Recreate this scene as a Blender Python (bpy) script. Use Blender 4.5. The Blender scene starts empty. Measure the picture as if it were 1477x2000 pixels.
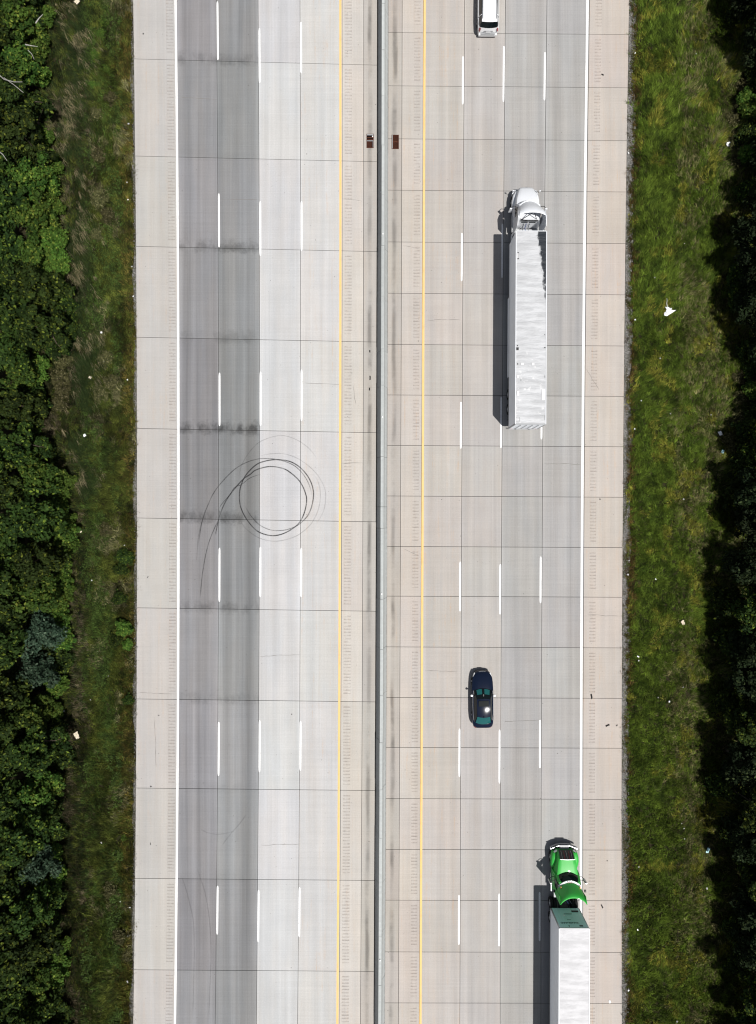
import bpy, bmesh, math, random
import numpy as np
from mathutils import Vector, Matrix, noise as mnoise

# ------------------------------------------------------------------ scene, camera, light
S = 21.8            # pixels of the photograph per metre of road
H = 61.2            # drone height above the road
sc = bpy.context.scene
col = sc.collection
cam_d = bpy.data.cameras.new("camera")
cam = bpy.data.objects.new("camera", cam_d)
col.objects.link(cam)
cam.location = (0, 0, H)
cam.rotation_euler = (0, 0, 0)
cam_d.sensor_fit = 'VERTICAL'
cam_d.sensor_height = 24
cam_d.lens = 24 * H / (2000 / S)
cam_d.clip_end = 3000
sc.camera = cam
SUN = Vector((1.19, -1.36, 4.1)).normalized()
w = bpy.data.worlds.new("World")
sc.world = w
w.use_nodes = True
nt = w.node_tree
bg = nt.nodes.get("Background") or nt.nodes.new("ShaderNodeBackground")
sky = nt.nodes.new("ShaderNodeTexSky")
sky.sky_type = 'NISHITA'
sky.sun_disc = False
sky.sun_elevation = math.asin(SUN.z)
sky.sun_rotation = math.atan2(SUN.x, SUN.y)
hs_ = nt.nodes.new("ShaderNodeHueSaturation")      # summer haze: a paler sky
hs_.inputs["Saturation"].default_value = .5
nt.links.new(sky.outputs[0], hs_.inputs["Color"])
nt.links.new(hs_.outputs[0], bg.inputs[0])
bg.inputs[1].default_value = 0.058
sun_d = bpy.data.lights.new("sun", 'SUN')
sun_d.energy = 4.5
sun_d.angle = math.radians(0.5)
sun_d.color = (1.0, 0.965, 0.92)
sun = bpy.data.objects.new("sun", sun_d)
sun.rotation_euler = SUN.to_track_quat('Z', 'Y').to_euler()
sun.location = (30, -34, 100)
col.objects.link(sun)
sc.view_settings.view_transform = 'Standard'
sc.view_settings.look = 'None'
sc.view_settings.gamma = 1
sc.view_settings.use_curve_mapping = False
sc.view_settings.exposure = 0.19
sc.render.resolution_x, sc.render.resolution_y = 756, 1024
sc.render.engine = 'CYCLES'
sc.cycles.filter_width = 1.15

rnd = random.Random(7)
rng = np.random.default_rng(7)

def P(px, py, z=0.0):
    """photo pixel -> point of the world at height z"""
    k = (1 - z / H) / S
    return Vector(((px - 738.5) * k, (1000 - py) * k, z))

def wx(u, py):
    """road coordinate u (pixels right of the median at mid photo) -> photo x at row py"""
    t = (py - 1000) / 1000
    c = 743.6 - 3.5 * t - 1.1 * t * t
    return c + u * (1 - 0.0075 * t + 0.0135 * t * t)

# ------------------------------------------------------------------ materials
def mat(name, color=(.5, .5, .5), rough=.6, metal=0, spec=None, coat=0, emit=None):
    m = bpy.data.materials.new(name)
    m.use_nodes = True
    b = m.node_tree.nodes["Principled BSDF"]
    b.inputs["Base Color"].default_value = (*color, 1)
    b.inputs["Roughness"].default_value = rough
    b.inputs["Metallic"].default_value = metal
    if spec is not None:
        b.inputs["Specular IOR Level"].default_value = spec
    if coat:
        b.inputs["Coat Weight"].default_value = coat
        b.inputs["Coat Roughness"].default_value = .05
    return m

class NT:
    """tiny helper for node graphs"""
    def __init__(s, m):
        s.t = m.node_tree
        s.b = s.t.nodes["Principled BSDF"]
    def n(s, typ, **kw):
        x = s.t.nodes.new(typ)
        for k, v in kw.items():
            setattr(x, k, v)
        return x
    def l(s, a, b):
        s.t.links.new(a, b)
    def val(s, v, inp):
        if hasattr(v, "links"):
            s.l(v, inp)
        else:
            inp.default_value = v
    def math(s, op, a, b=0.0, c=0.0, clamp=False):
        x = s.n("ShaderNodeMath", operation=op, use_clamp=clamp)
        s.val(a, x.inputs[0]); s.val(b, x.inputs[1]); s.val(c, x.inputs[2])
        return x.outputs[0]
    def mul(s, a, b): return s.math('MULTIPLY', a, b)
    def add(s, a, b): return s.math('ADD', a, b)
    def step(s, v, a, b, lo=0.0, hi=1.0):
        x = s.n("ShaderNodeMapRange", interpolation_type='SMOOTHSTEP')
        s.val(v, x.inputs[0])
        for i, q in enumerate((a, b, lo, hi)):
            x.inputs[i + 1].default_value = q
        return x.outputs[0]
    def noise(s, vec, scale=(1, 1, 1), sc_=1.0, detail=3, rough=.5, off=(0, 0, 0)):
        mp = s.n("ShaderNodeMapping")
        s.l(vec, mp.inputs[0])
        mp.inputs["Scale"].default_value = scale
        mp.inputs["Location"].default_value = off
        x = s.n("ShaderNodeTexNoise")
        s.l(mp.outputs[0], x.inputs["Vector"])
        x.inputs["Scale"].default_value = sc_
        x.inputs["Detail"].default_value = detail
        x.inputs["Roughness"].default_value = rough
        return x.outputs[0]
    def mix(s, f, a, b, mode='MIX'):
        x = s.n("ShaderNodeMix", data_type='RGBA', blend_type=mode)
        s.val(f, x.inputs[0])
        for v, i in ((a, 6), (b, 7)):
            if hasattr(v, "links"):
                s.l(v, x.inputs[i])
            else:
                x.inputs[i].default_value = (*v, 1) if len(v) == 3 else v
        return x.outputs[2]
    def attr(s, name, typ='OBJECT'):
        return s.n("ShaderNodeAttribute", attribute_type=typ, attribute_name=name)
    def pos(s): return s.n("ShaderNodeNewGeometry").outputs["Position"]
    def obj(s): return s.n("ShaderNodeTexCoord").outputs["Object"]
    def xyz(s, v):
        x = s.n("ShaderNodeSeparateXYZ"); s.l(v, x.inputs[0]); return x.outputs
    def grey(s, v):
        x = s.n("ShaderNodeCombineColor")
        for i in range(3): s.val(v, x.inputs[i])
        return x.outputs[0]
    def bump(s, h, strength=.3, dist=.02):
        x = s.n("ShaderNodeBump")
        x.inputs["Strength"].default_value = strength
        x.inputs["Distance"].default_value = dist
        s.l(h, x.inputs["Height"])
        s.l(x.outputs[0], s.b.inputs["Normal"])

def concrete(name, groove=False):
    m = mat(name, rough=.9, spec=.15)
    k = NT(m)
    p = k.pos()
    tint = k.attr("tint").outputs["Color"]
    wear = k.attr("wear").outputs["Fac"]     # polished, darker wheel tracks
    oil = k.attr("oil").outputs["Fac"]       # oil drips after the upper joint
    oil2 = k.attr("oil_below").outputs["Fac"]  # and before the lower joint
    gut = k.attr("gutter").outputs["Fac"]    # dirt line of the gutter
    rust = k.attr("rust").outputs["Fac"]
    uvn = k.n("ShaderNodeUVMap", uv_map="UVMap")
    u, v, _ = k.xyz(uvn.outputs[0])
    rand = k.n("ShaderNodeObjectInfo").outputs["Random"]
    fine = k.noise(p, (1, 1, 1), 9.0, 6, .75)
    grit = k.noise(p, (1, 1, 1), 38.0, 2, .6)
    streak = k.noise(p, (1.35, .020, 1), 1.0, 4, .55)
    streak2 = k.noise(p, (9.0, .10, 1), 1.0, 3, .6)
    cross = k.noise(p, (.10, 9.0, 1), 1.0, 4, .65)
    blotch = k.noise(p, (1, 1, 1), .35, 5, .6)
    f = k.add(1.0, k.mul(k.add(fine, -.5), .38))
    f = k.mul(f, k.add(1.0, k.mul(k.add(grit, -.5), .20)))
    f = k.mul(f, k.add(1.0, k.mul(k.add(streak, -.5), k.add(.22, k.mul(wear, .85)))))
    f = k.mul(f, k.add(1.0, k.mul(k.add(streak2, -.5), k.add(.16, k.mul(wear, .12)))))
    f = k.mul(f, k.add(1.0, k.mul(k.add(cross, -.5), .20)))
    f = k.mul(f, k.add(1.0, k.mul(k.add(blotch, -.5), .22)))
    f = k.mul(f, k.add(.98, k.mul(rand, .04)))
    # two wheel tracks per lane, paler between and at the lane edge
    d = k.math('ABSOLUTE', k.add(u, -.5))
    track = k.mul(k.step(d, .02, .20), k.step(d, .47, .30))
    f = k.mul(f, k.add(1.0, k.mul(k.mul(wear, -.11), track)))
    edge = k.step(d, .44, .5)
    f = k.mul(f, k.add(1.0, k.mul(k.mul(wear, .10), edge)))
    # drips beside the joints
    on = k.noise(p, (.75, .30, 1), 1.0, 4, .65, (3.1, 7.7, 0))
    on2 = k.noise(p, (1.8, 1.8, 1), 1.0, 5, .7)
    va = k.add(v, k.mul(k.add(on2, -.5), .16)); vb = k.add(k.math('SUBTRACT', 1.0, v), k.mul(k.add(on2, -.5), .20))
    spot = k.step(on, .36, .60)
    oa = k.mul(k.mul(k.step(va, -.01, .075, 1.0, 0.0), spot), oil)
    ob = k.mul(k.mul(k.step(vb, .0, .125, 1.0, 0.0), spot), oil2)
    oilf = k.math('MAXIMUM', oa, ob)
    c_oil = k.mul(oilf, -.66)
    f = k.mul(f, k.add(1.0, c_oil))
    drip = k.mul(k.step(d, .02, .13, 1.0, 0.0), wear)
    f = k.mul(f, k.add(1.0, k.mul(drip, -.06)))
    # gutter dirt
    gn = k.noise(p, (.8, .16, 1), 1.0, 4, .6)
    gw = k.math('ABSOLUTE', k.add(k.add(u, -.47), k.mul(k.add(gn, -.5), .34)))
    gline = k.mul(k.step(gw, .03, .26, 1.0, 0.0), k.step(k.noise(p, (.2, .22, 1), 1.0, 4, .65, (9, 2, 0)), .36, .62, .18, 1.0))
    f = k.mul(f, k.add(1.0, k.mul(k.mul(gline, gut), -.50)))
    tone = k.noise(p, (.55, .10, 1), 1.0, 3, .6, (2, 8, 0))
    c = k.mix(1.0, tint, k.grey(f), 'MULTIPLY')
    c = k.mix(k.step(tone, .35, .65), k.mix(1.0, c, (.985, 1.0, 1.02), 'MULTIPLY'), k.mix(1.0, c, (1.012, .998, .985), 'MULTIPLY'))
    rn = k.mul(k.step(k.noise(p, (4.5, .16, 1), 1.0, 5, .7, (1, 5, 0)), .52, .74), k.step(on2, .35, .65))
    c = k.mix(k.mul(k.mul(rn, rust), .62), c, (.46, .28, .15))
    spots = k.step(k.noise(p, (1, 1, 1), 5.2, 1, .5, (4, 4, 0)), .765, .80)
    c = k.mix(k.mul(spots, .75), c, (.10, .095, .09))
    if groove:
        gd = k.step(k.noise(p, (1, 1, 1), 2.6, 4, .75), .35, .65)
        c = k.mix(k.mul(gd, .34), c, (.15, .115, .10))
    k.l(c, k.b.inputs["Base Color"])
    k.bump(k.add(k.mul(cross, .6), grit), .25, .01)
    return m

M = {}
M['concrete'] = concrete("slab_concrete")
M['groove'] = concrete("rumble_groove", True)
M['crack'] = mat("crack_dirt", (.17, .16, .15), .95, spec=.05)
M['joint'] = mat("joint_filler", (.035, .034, .033), .95, spec=.1)

def paint(name, color, dirty):
    m = mat(name, color, .7, spec=.2)
    k = NT(m); p = k.pos()
    n1 = k.noise(p, (1.5, .5, 1), 2.0, 5, .7)
    n2 = k.noise(p, (1, 1, 1), 14, 4, .7)
    c = k.mix(k.mul(k.step(n1, .45, .8), dirty), color, tuple(x * .62 for x in color))
    c = k.mix(k.mul(k.step(n2, .50, .66), .9 * dirty), c, (.42, .40, .38))
    k.l(c, k.b.inputs["Base Color"])
    return m
M['white_line'] = paint("white_road_paint", (.80, .80, .80), .6)
M['yellow_line'] = paint("yellow_road_paint", (.76, .49, .185), .55)

def skid_mat(name, alpha):
    m = mat(name, (.035, .035, .037), .8, spec=.1)
    k = NT(m); p = k.pos()
    n = k.noise(p, (1, 1, 1), 1.1, 3, .6)
    n2 = k.noise(p, (1, 1, 1), 16, 3, .7)
    uvn = k.n("ShaderNodeUVMap", uv_map="UVMap")
    u, v, _ = k.xyz(uvn.outputs[0])
    side = k.step(k.math('ABSOLUTE', k.add(v, -.5)), .15, .5, 1.0, 0.0)
    ends = k.mul(k.step(u, 0, .12), k.step(u, 1, .88))
    a = k.mul(k.mul(k.step(n, .2, .7, .35, 1.0), k.step(n2, .25, .6, .3, 1.0)), k.mul(side, ends))
    k.l(k.mul(a, alpha), k.b.inputs["Alpha"])
    return m
M['skid_dark'] = skid_mat("skid_rubber_heavy", .92)
M['skid_mid'] = skid_mat("skid_rubber", .58)
M['skid_faint'] = skid_mat("skid_rubber_faint", .22)

def barrier_mat():
    m = mat("barrier_concrete", (.33, .35, .345), .9, spec=.15)
    k = NT(m); p = k.pos()
    a = k.noise(p, (5, .06, 3), 1.0, 5, .65)
    b = k.noise(p, (1, 1, 1), 3.5, 6, .7)
    c_ = k.noise(p, (1, 5, .4), 1.0, 4, .6)
    f = k.mul(k.add(.62, k.mul(a, .75)), k.add(.82, k.mul(b, .36)))
    f = k.mul(f, k.add(.88, k.mul(c_, .24)))
    z = k.xyz(p)[2]
    dirt = k.mul(k.step(z, .35, .02), k.step(b, .35, .6))
    c = k.mix(1.0, (.40, .42, .415), k.grey(f), 'MULTIPLY')
    c = k.mix(k.mul(dirt, .55), c, (.13, .10, .085))
    k.l(c, k.b.inputs["Base Color"])
    k.bump(b, .3, .02)
    return m
M['barrier'] = barrier_mat()
M['reflector'] = mat("white_reflector", (.85, .85, .85), .3)

def ground_mat():
    m = mat("soil", (.05, .045, .03), 1.0, spec=.05)
    k = NT(m); p = k.pos()
    a = k.noise(p, (1, 1, 1), .25, 6, .65)
    b = k.noise(p, (1, 1, 1), 3.0, 6, .75)
    c = k.mix(k.step(a, .35, .65), (.016, .016, .008), (.032, .028, .015))
    c = k.mix(k.step(b, .5, .75), c, (.050, .041, .025))
    k.l(c, k.b.inputs["Base Color"])
    k.bump(b, .6, .08)
    return m
M['soil'] = ground_mat()

def gravel_mat():
    m = mat("gravel", (.2, .19, .18), 1.0, spec=.1)
    k = NT(m); p = k.pos()
    b = k.noise(p, (1, 1, 1), 11.0, 5, .8)
    a = k.noise(p, (1, .25, 1), 1.2, 4, .7)
    c = k.mix(k.step(b, .3, .7), (.055, .05, .042), (.26, .255, .245))
    c = k.mix(k.step(a, .45, .62), c, (.05, .048, .03))
    k.l(c, k.b.inputs["Base Color"])
    k.bump(b, .8, .05)
    return m
M['gravel'] = gravel_mat()

def stone_mat():
    m = mat("gravel_stone", (.3, .3, .3), .95, spec=.1)
    k = NT(m)
    c = k.attr("Col", 'GEOMETRY').outputs["Color"]
    k.l(c, k.b.inputs["Base Color"])
    return m
M['stone'] = stone_mat()

def blade_mat(name, trans=.25, vary=False):
    m = mat(name, (.1, .1, .05), .75, spec=.12)
    k = NT(m)
    c = k.attr("Col", 'GEOMETRY').outputs["Color"]
    if vary:
        r = k.n("ShaderNodeObjectInfo").outputs["Random"]
        hsv = k.n("ShaderNodeHueSaturation")
        k.l(c, hsv.inputs["Color"])
        k.l(k.add(.485, k.mul(r, .03)), hsv.inputs["Hue"])
        k.l(k.add(.75, k.mul(r, .5)), hsv.inputs["Value"])
        c = hsv.outputs[0]
    k.l(c, k.b.inputs["Base Color"])
    tr = k.n("ShaderNodeBsdfTranslucent")
    k.l(c, tr.inputs[0])
    mx = k.n("ShaderNodeMixShader")
    mx.inputs[0].default_value = trans
    out = k.t.nodes["Material Output"]
    k.l(k.b.outputs[0], mx.inputs[1]); k.l(tr.outputs[0], mx.inputs[2])
    k.l(mx.outputs[0], out.inputs[0])
    return m
M['grass'] = blade_mat("grass_blade", .2)
M['leaf'] = blade_mat("leaf", .12, True)

def bark_mat(name, c0, c1):
    m = mat(name, c0, .95, spec=.1)
    k = NT(m); p = k.obj()
    b = k.noise(p, (6, 6, 1.2), 2.0, 5, .7)
    k.l(k.mix(k.step(b, .3, .7), c0, c1), k.b.inputs["Base Color"])
    k.bump(b, .6, .03)
    return m
M['bark'] = bark_mat("bark", (.045, .035, .025), (.11, .09, .07))
M['dead_wood'] = bark_mat("bleached_wood", (.20, .19, .17), (.42, .41, .38))

def rust_mat():
    m = mat("rusty_iron", (.10, .03, .018), .85, spec=.2)
    k = NT(m); p = k.pos()
    b = k.noise(p, (1, 1, 1), 18.0, 5, .75)
    k.l(k.mix(k.step(b, .3, .7), (.040, .013, .008), (.13, .042, .022)), k.b.inputs["Base Color"])
    return m
M['rust'] = rust_mat()
M['pit_shade_plate'] = mat("drain_pit_shade", (.012, .008, .007), 1.0, spec=0)
M['black'] = mat("black_plastic", (.012, .012, .013), .55)
M['rubber'] = mat("tyre_rubber", (.018, .018, .018), .85, spec=.2)
M['chassis'] = mat("chassis_black", (.02, .02, .022), .6)
M['alloy'] = mat("bright_aluminium", (.40, .41, .42), .5, .6)
M['chrome'] = mat("chrome", (.42, .43, .45), .3, .8)
M['plate'] = mat("deck_plate", (.33, .34, .35), .6, .3)
M['glass'] = mat("tinted_glass", (.004, .007, .008), .08, spec=.28)
M['glass_teal'] = mat("windscreen_glass", (.010, .085, .085), .08, spec=.6)
M['amber'] = mat("amber_lamp", (.75, .22, .03), .3)
M['red_lamp'] = mat("red_lamp", (.25, .01, .02), .25, coat=.6)
M['clear_lamp'] = mat("clear_lamp", (.75, .77, .78), .18, coat=.5)
M['hose'] = mat("air_hose", (.02, .03, .05), .5)
M['blue_hose'] = mat("blue_air_hose", (.04, .07, .22), .5)
M['letter'] = mat("dark_lettering", (.012, .05, .05), .6)

def car_paint(name, c, dirt=.15, rough=.42, coat=.35, metal=0.0):
    m = mat(name, c, rough, metal, coat=coat)
    k = NT(m); p = k.obj()
    a = k.noise(p, (1, .5, 1), 2.4, 5, .65)
    cc = k.mix(k.mul(k.step(a, .4, .75), dirt), c, tuple(.5 * x + .5 * y for x, y in zip(c, (.20, .18, .16))))
    k.l(cc, k.b.inputs["Base Color"])
    return m
M['white_cab'] = car_paint("white_cab_paint", (.66, .68, .71), .15)
M['green_cab'] = car_paint("bright_green_cab_paint", (.030, .40, .050), .10, .5, .12)
M['black_car'] = car_paint("midnight_black_paint", (.004, .008, .022), .0, .11, .0)
M['black_car'].node_tree.nodes['Principled BSDF'].inputs['Specular IOR Level'].default_value = .38
M['white_car'] = car_paint("white_car_paint", (.68, .69, .70), .06)

def trailer_paint(name, c, dirt):
    m = mat(name, c, .5, spec=.3)
    k = NT(m); p = k.obj()
    a = k.noise(p, (2.5, .35, .3), 1.6, 6, .7)
    b = k.noise(p, (1, 1, 1), 5, 4, .7)
    cc = k.mix(k.mul(k.step(a, .42, .72), dirt), c, tuple(x * .72 for x in c))
    cc = k.mix(k.mul(k.step(b, .62, .78), dirt), cc, (.30, .30, .29))
    k.l(cc, k.b.inputs["Base Color"])
    return m
M['trailer_side'] = trailer_paint("trailer_side_white", (.86, .90, .95), .35)
M['trailer_front'] = trailer_paint("trailer_nose_grey_green", (.50, .78, .80), .45)

def roof_mat(name, c, peel, warm=0):
    m = mat(name, c, .55, spec=.25)
    k = NT(m); p = k.obj()
    x, y, z = k.xyz(p)
    a = k.noise(p, (.5, 2.1, 1), 1.0, 4, .6)
    b = k.noise(p, (1, 1, 1), 2.2, 6, .7)
    cc = k.mix(k.mul(k.step(a, .35, .68), .55), c, tuple(q * .62 for q in c))  # darker transverse bands put shading of the roof ribs into the colour
    cc = k.mix(k.mul(k.step(b, .52, .75), .18), cc, (.38, .38, .38))
    if peel:   # paint gone from the front right corner, mould and tar showing
        n = k.noise(p, (1.6, 1.0, 1), 1.5, 7, .72)
        lim = k.add(k.add(x, k.mul(k.add(n, -.5), 1.25)), k.mul(y, .120))
        msk = k.mul(k.step(lim, .44, .64), k.step(y, -6.2, -5.2))
        cc = k.mix(msk, cc, (.022, .026, .032))
        pat = k.mul(k.step(k.noise(p, (1, 1, 1), 3.0, 3, .6), .60, .68), k.step(y, -9, -11))
        cc = k.mix(k.mul(pat, .5), cc, (.68, .68, .68))
    k.l(cc, k.b.inputs["Base Color"])
    k.bump(k.add(a, k.mul(b, .4)), .7, .16)
    return m
M['roof_old'] = roof_mat("old_trailer_roof", (.50, .51, .525), True)
M['roof_new'] = roof_mat("clean_trailer_roof", (.56, .56, .575), False)
M['roof_paint'] = mat("fresh_roof_paint", (.60, .60, .61), .6)
M['paper'] = mat("white_plastic", (.85, .86, .87), .6)
M['dull_paper'] = mat("dirty_paper", (.42, .42, .41), .8)
M['card'] = mat("weathered_card", (.62, .55, .42), .9)
M['cyan_litter'] = mat("pale_blue_plastic", (.45, .72, .75), .5)

# ------------------------------------------------------------------ mesh helpers
class MB:
    def __init__(s):
        s.v, s.f, s.mi = [], [], []
    def add(s, vs, fs, mi=0):
        o = len(s.v)
        s.v += [tuple(p) for p in vs]
        for f in fs:
            s.f.append(tuple(i + o for i in f)); s.mi.append(mi)
        return s
    def box(s, x0, x1, y0, y1, z0, z1, mi=0):
        return s.add([(x0, y0, z0), (x1, y0, z0), (x1, y1, z0), (x0, y1, z0), (x0, y0, z1), (x1, y0, z1), (x1, y1, z1), (x0, y1, z1)],
                     [(0, 3, 2, 1), (4, 5, 6, 7), (0, 1, 5, 4), (1, 2, 6, 5), (2, 3, 7, 6), (3, 0, 4, 7)], mi)
    def grid(s, rows, mi=0, closed=False):
        n, m_ = len(rows), len(rows[0])
        vs = [p for r in rows for p in r]
        fs = []
        for i in range(n - 1):
            for j in range(m_ if closed else m_ - 1):
                k = (j + 1) % m_
                fs.append((i * m_ + j, i * m_ + k, (i + 1) * m_ + k, (i + 1) * m_ + j))
        return s.add(vs, fs, mi)
    def loft(s, secs, mi=0):
        """secs: (y, [(x,z) half profile from the crown down]) mirrored and capped"""
        rows = []
        for y, h in secs:
            r = [(x, y, z) for x, z in reversed(h)]
            l_ = [(-x, y, z) for x, z in h if x > 1e-6]
            rows.append(r + l_)
        s.grid(rows, mi)
        for r, flip in ((rows[0], False), (rows[-1], True)):
            idx = list(range(len(r)))
            s.add(r, [tuple(idx[::-1] if flip else idx)], mi)
        return s
    def cyl(s, c, axis, r, L, n=20, r2=None, mi=0):
        a = Vector(axis).normalized(); c = Vector(c)
        b1 = a.orthogonal().normalized(); b2 = a.cross(b1)
        r2 = r if r2 is None else r2
        A = [c - a * L / 2 + (b1 * math.cos(t) + b2 * math.sin(t)) * r for t in [2 * math.pi * i / n for i in range(n)]]
        B = [c + a * L / 2 + (b1 * math.cos(t) + b2 * math.sin(t)) * r2 for t in [2 * math.pi * i / n for i in range(n)]]
        s.add(A + B, [(i, (i + 1) % n, n + (i + 1) % n, n + i) for i in range(n)] + [tuple(range(n))[::-1], tuple(range(n, 2 * n))], mi)
        return s
    def tube(s, pts, r, n=6, r1=None, mi=0):
        pts = [Vector(p) for p in pts]
        rows = []
        up = Vector((.13, .31, .94))
        for i, p in enumerate(pts):
            d = (pts[min(i + 1, len(pts) - 1)] - pts[max(i - 1, 0)]).normalized()
            b1 = d.cross(up).normalized() if abs(d.dot(up)) < .98 else d.orthogonal().normalized()
            b2 = b1.cross(d)
            rr = r if r1 is None else r + (r1 - r) * i / max(1, len(pts) - 1)
            rows.append([p + (b1 * math.cos(2 * math.pi * j / n) + b2 * math.sin(2 * math.pi * j / n)) * rr for j in range(n)])
        s.grid(rows, mi, True)
        s.add(rows[0], [tuple(range(n))], mi); s.add(rows[-1], [tuple(range(n))[::-1]], mi)
        return s
    def mesh(s, name, mats, smooth=None, bevel=0, fix=True):
        me = bpy.data.meshes.new(name)
        me.from_pydata(s.v, [], s.f)
        for i, m in enumerate(mats): me.materials.append(m)
        me.polygons.foreach_set("material_index", s.mi)
        if fix or bevel:
            bm = bmesh.new(); bm.from_mesh(me)
            bmesh.ops.remove_doubles(bm, verts=bm.verts, dist=1e-5)
            bmesh.ops.recalc_face_normals(bm, faces=bm.faces)
            if bevel:
                es = [e for e in bm.edges if len(e.link_faces) == 2 and e.calc_face_angle(0) > .6]
                bmesh.ops.bevel(bm, geom=es, offset=bevel, segments=2, affect='EDGES', profile=.6)
            bm.to_mesh(me); bm.free()
        if smooth:
            me.shade_smooth()
            me.set_sharp_from_angle(angle=math.radians(smooth))
        me.update()
        return me
    def build(s, name, m, parent=None, smooth=None, bevel=0, fix=True):
        mats = m if isinstance(m, (list, tuple)) else [m]
        return link(name, s.mesh(name, mats, smooth, bevel, fix), parent)

def link(name, data, parent=None):
    o = bpy.data.objects.new(name, data)
    col.objects.link(o)
    if parent: o.parent = parent
    return o

def tag(o, label=None, cat=None, group=None, kind=None):
    for k, v in (("label", label), ("category", cat), ("group", group), ("kind", kind)):
        if v: o[k] = v
    return o

def thing(name, label, cat, loc=(0, 0, 0), rz=0, group=None):
    o = bpy.data.objects.new(name, None)
    o.empty_display_size = .3
    col.objects.link(o)
    o.location = loc; o.rotation_euler = (0, 0, rz)
    return tag(o, label, cat, group)

def cmesh(name, V, F, C, m, nper):
    """big mesh from numpy: V (n,3), F (k,nper), C colour per vertex"""
    me = bpy.data.meshes.new(name)
    me.vertices.add(len(V)); me.vertices.foreach_set("co", V.astype(np.float32).ravel())
    me.loops.add(F.size); me.loops.foreach_set("vertex_index", F.astype(np.int32).ravel())
    me.polygons.add(len(F))
    me.polygons.foreach_set("loop_start", np.arange(0, F.size, nper, dtype=np.int32))
    a = me.color_attributes.new("Col", 'FLOAT_COLOR', 'POINT')
    cc = np.ones((len(V), 4), np.float32); cc[:, :3] = C
    a.data.foreach_set("color", cc.ravel())
    me.materials.append(m)
    me.update(calc_edges=True)
    return me

class VN:
    """value noise in numpy"""
    def __init__(s, seed):
        s.g = np.random.default_rng(seed).random((257, 257))
    def __call__(s, x, y):
        xi, yi = np.floor(x).astype(int), np.floor(y).astype(int)
        fx, fy = x - xi, y - yi
        fx, fy = fx * fx * (3 - 2 * fx), fy * fy * (3 - 2 * fy)
        xi, yi = xi % 256, yi % 256
        g = s.g
        return (g[xi, yi] * (1 - fx) + g[xi + 1, yi] * fx) * (1 - fy) + (g[xi, yi + 1] * (1 - fx) + g[xi + 1, yi + 1] * fx) * fy
    def fbm(s, x, y, o=3):
        t = 0; a = .5; n = 0
        for i in range(o):
            t = t + a * s(x * 2 ** i + 17 * i, y * 2 ** i + 31 * i); n += a; a *= .55
        return t / n
vn1, vn2, vn3 = VN(1), VN(2), VN(3)

def ss(x, a, b):
    t = np.clip((x - a) / (b - a), 0, 1)
    return t * t * (3 - 2 * t)

# ------------------------------------------------------------------ ground
def ground_z(x, y):
    x = np.asarray(x, float); y = np.asarray(y, float)
    off = np.maximum(x - 22.3, -22.3 - x)          # metres beyond the pavement
    base = -.10 - .30 * ss(off, 0.3, 6.5) * (x < 0) - .12 * ss(off, .3, 8)
    bump = (vn1.fbm(x * .35, y * .35) - .5) * .30 * ss(off, .4, 2.5)
    return np.where(off < 0, -.16, base + bump)

gx = np.concatenate([[-900, -400, -200, -110, -80, -66], np.arange(-60, 60.1, .75), [66, 80, 110, 200, 400, 900]])
gy = np.concatenate([[-900, -400, -200, -110, -86], np.arange(-76, 76.1, 1.0), [86, 110, 200, 400, 900]])
GX, GY = np.meshgrid(gx, gy)
GZ = ground_z(GX, GY)
me = MB()
me.grid([[(GX[i, j], GY[i, j], GZ[i, j]) for j in range(len(gx))] for i in range(len(gy))])
g = me.build("ground", M['soil'], smooth=60, fix=False)
tag(g, "dark soil ground under the verges and woods", kind="structure")

# ------------------------------------------------------------------ carriageways of concrete slabs
JL = [-240, -62, 115, 304.6, 481, 658.5, 836.6, 1011.5, 1187, 1365, 1539, 1715.5, 1894, 2071, 2248]
JR = [-240, -138, -36, 66.5, 170.4, 273.7, 374, 475, 575, 675, 773.5, 872, 970.6, 1069, 1166, 1265, 1363.6, 1461, 1561, 1660, 1759, 1860, 1959.5, 2060, 2160, 2260]
UC = 743.6
def jrow(j, px, left):
    if left:
        return j + (px - 262) * max(.004, .027 - .0105 * j / 1000)
    return j + (px - 1107) * (.009 - .0035 * j / 1000)

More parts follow.
